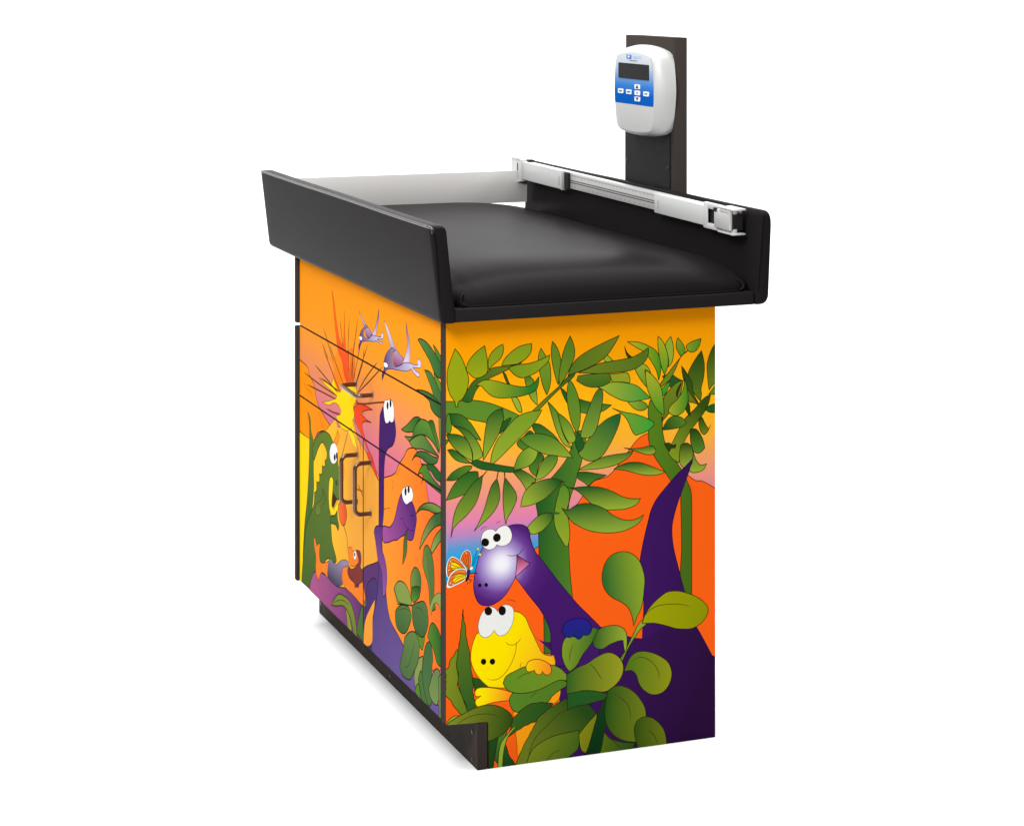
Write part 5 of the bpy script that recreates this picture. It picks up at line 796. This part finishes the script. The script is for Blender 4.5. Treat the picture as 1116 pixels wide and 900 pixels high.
# far caliper
bm = bmesh.new()
slab(bm, a, .5872, .8690, 1.1250, .9325, .9740, 0, .0008)
slab(bm, a-.0004, a+.0002, .8850, .8885, .9400, .9600, 3)
slab(bm, a-.0030, .5872, .8650, .8700, .9315, .9745, 1, .0006)
slab(bm, .5830, .5876, .8400, .8640, .9350, .9720, 2)
slab(bm, a-.0040, .5980, 1.1150, 1.1760, .9270, .9790, 0, .0012)
slab(bm, a-.0044, a-.0030, 1.1330, 1.1385, .9340, .9690, 2)
slab(bm, a-.0060, .6000, 1.1250, 1.1850, .9775, .9810, 1, .0006); slab(bm, a-.0060, .5990, 1.1250, 1.1880, .9250, .9290, 1, .0006)
slab(bm, .5900, .6020, 1.0950, 1.1120, .9745, .9790, 2)
part("caliper", bm, ['white_metal', 'alu', 'speck', 'greyink'], rod, smooth=40, label="far sliding caliper pushed to the head end")
# display post
bm = bmesh.new(); box(bm, .6400, .6690, .4070, .6530, .7300, 1.2905, 0, bev=.0012)
box(bm, .6000, .6395, .4400, .6200, .7800, .8030, 0)
post = part("display_post", bm, 'brown', smooth=40)
bm = bmesh.new(); box(bm, .6370, .6398, .4240, .6500, .8400, 1.0900, 0, bev=.0006); part("cover_plate", bm, 'speck', post)
for y, z in ((.640, 1.021), (.432, 1.021), (.640, .87), (.432, .87)):
    bm = bmesh.new(); disc(bm, (.6369, y, z), 0, .0042, -.0016); part("screw", bm, 'screw', post, smooth=40)
# digital display
def outline(hw, ht, hb, bw, bt, bb, n=14, cr=.02):
    """barrel shaped outline (y, z) round the display centre, corners rounded"""
    cy, cz = .5135, 1.1770; P = []
    for k in range(n+1): t = -1+2*k/n; P.append((cy+hw*t, cz+ht+bt*(1-t*t)))
    for k in range(1, n): t = 1-2*k/n; P.append((cy+hw+bw*(1-(t)**2), cz+(ht if t > 0 else hb)*t))
    for k in range(n+1): t = 1-2*k/n; P.append((cy+hw*t, cz-hb-bb*(1-t*t)))
    for k in range(1, n): t = -1+2*k/n; P.append((cy-hw-bw*(1-(t)**2), cz+(ht if t > 0 else hb)*t))
    P = np.array(P)
    for _ in range(1): P = .25*np.roll(P, 1, 0)+.5*P+.25*np.roll(P, -1, 0)
    P[:, 0] = cy+(P[:, 0]-cy)*(1-.05*np.clip((cz-P[:, 1])/.08, 0, 1))
    return [tuple(p) for p in P]
bm = bmesh.new(); rings = []
for x, q in ((.6400, (.100, .080, 0.0842, 0.0150, .014, .008)), (.6300, (.102, .082, 0.0862, 0.0150, .014, .008)), (.6200, (.1025, .0825, 0.0872, 0.0150, .014, .008)),
             (.6110, (.1008, .081, 0.0862, 0.0135, .0135, .008)), (.6040, (.0985, .0765, 0.0842, 0.0110, .012, .008)), (.5995, (.0955, .072, 0.0817, 0.0095, .0105, .0075)),
             (.5972, (.0940, .070, 0.0797, 0.0088, .0100, .0070)), (.5966, (.0918, .068, 0.0782, 0.0085, .0097, .0068))):
    rings.append([bm.verts.new((x, *p)) for p in outline(*q)])
for ra, rb in zip(rings, rings[1:]):
    for k in range(len(ra)): bm.faces.new([ra[k], ra[(k+1) % len(ra)], rb[(k+1) % len(ra)], rb[k]])
bm.faces.new(rings[0]); bm.faces.new(rings[-1][::-1])
disp = part("digital_display", bm, 'plastic', smooth=50)
# keypad overlay with blue fade
bm = bmesh.new(); lay = bm.loops.layers.float_color.new("print")
zs = np.linspace(1.1485, 1.2490, 26); rows = []
def half(z): t = (z-1.1720)/.077; return .0880+.0110*(1-t*t)
stops = [(1.1485, (8, 92, 190)), (1.168, (12, 96, 196)), (1.188, (62, 132, 212)), (1.212, (142, 176, 218)), (1.232, (204, 212, 224)), (1.249, (220, 222, 226))]
for i, z in enumerate(zs):
    h = half(z); 
    if i < 3: h -= .004*(1-math.sqrt(max(0, 1-((2-i)/2.2)**2)))
    rows.append([bm.verts.new((.59615, .5135+h*t, z+(.0085*(1-t*t) if i == 25 else .0085*(1-t*t)*max(0, (z-1.215)/.034)))) for t in np.linspace(-1, 1, 11)])
for ra, rb in zip(rows, rows[1:]):
    for k in range(10):
        f = bm.faces.new([ra[k], ra[k+1], rb[k+1], rb[k]])
        for l in f.loops: l[lay] = (*(lerp_stops(np.array([l.vert.co.z]), stops)[0]*.62), 1)
kp = part("keypad_overlay", bm, 'overlay', disp)
bm = bmesh.new(); prism(bm, fillet([(.5895, 1.2020), (.4365, 1.2020), (.4365, 1.2338), (.5895, 1.2338)], .002, 3), 0, .5945, .5960, 0)
part("screen", bm, 'screen', disp)
def button(y, z, glyph):
    bm = bmesh.new(); hw, hh = .0135, .0048
    prism(bm, fillet([(y-hw, z-hh), (y+hw, z-hh), (y+hw, z+hh), (y-hw, z+hh)], .0022, 4), 0, .5948, .5960, 0)
    if glyph in 'uv':
        s = 1 if glyph == 'u' else -1
        prism(bm, [(y-.0078, z-s*.0032), (y+.0078, z-s*.0032), (y, z+s*.0038)], 0, .5944, .5947, 1)
    else:
        n = {'a': 4, 'b': 5, 'c': 2, 'd': 4}[glyph]; w = .0036
        for k in range(n): prism(bm, [(y+(k-(n-1)/2)*w-.0014, z-.0013), (y+(k-(n-1)/2)*w+.0014, z-.0013), (y+(k-(n-1)/2)*w+.0014, z+.0013), (y+(k-(n-1)/2)*w-.0014, z+.0013)], 0, .5944, .5947, 1)
    part("button", bm, ['button', 'ink'], disp)
for y, z, g in ((.5786, 1.1738, 'a'), (.5366, 1.1738, 'b'), (.4931, 1.1864, 'u'), (.4931, 1.1736, 'c'), (.4931, 1.1608, 'v'), (.4489, 1.1735, 'd')): button(y, z, g)
bm = bmesh.new()
prism(bm, fillet([(.5480, 1.2440), (.5250, 1.2440), (.5250, 1.2520), (.5480, 1.2520)], .001, 2), 0, .5949, .5960, 0)
prism(bm, fillet([(.5400, 1.2457), (.5320, 1.2457), (.5320, 1.2503), (.5400, 1.2503)], .002, 3), 0, .5945, .5948, 1)
for k in range(7): prism(bm, [(.5190-k*.0062, 1.2450), (.5148-k*.0062, 1.2450), (.5148-k*.0062, 1.2508), (.5190-k*.0062, 1.2508)], 0, .5955, .5960, 2)
for k in range(9): prism(bm, [(.5330-k*.0042, 1.2392), (.5302-k*.0042, 1.2392), (.5302-k*.0042, 1.2410), (.5330-k*.0042, 1.2410)], 0, .5955, .5960, 3)
part("maker_mark", bm, ['blueink', 'button', 'paleink', 'greyink'], disp)
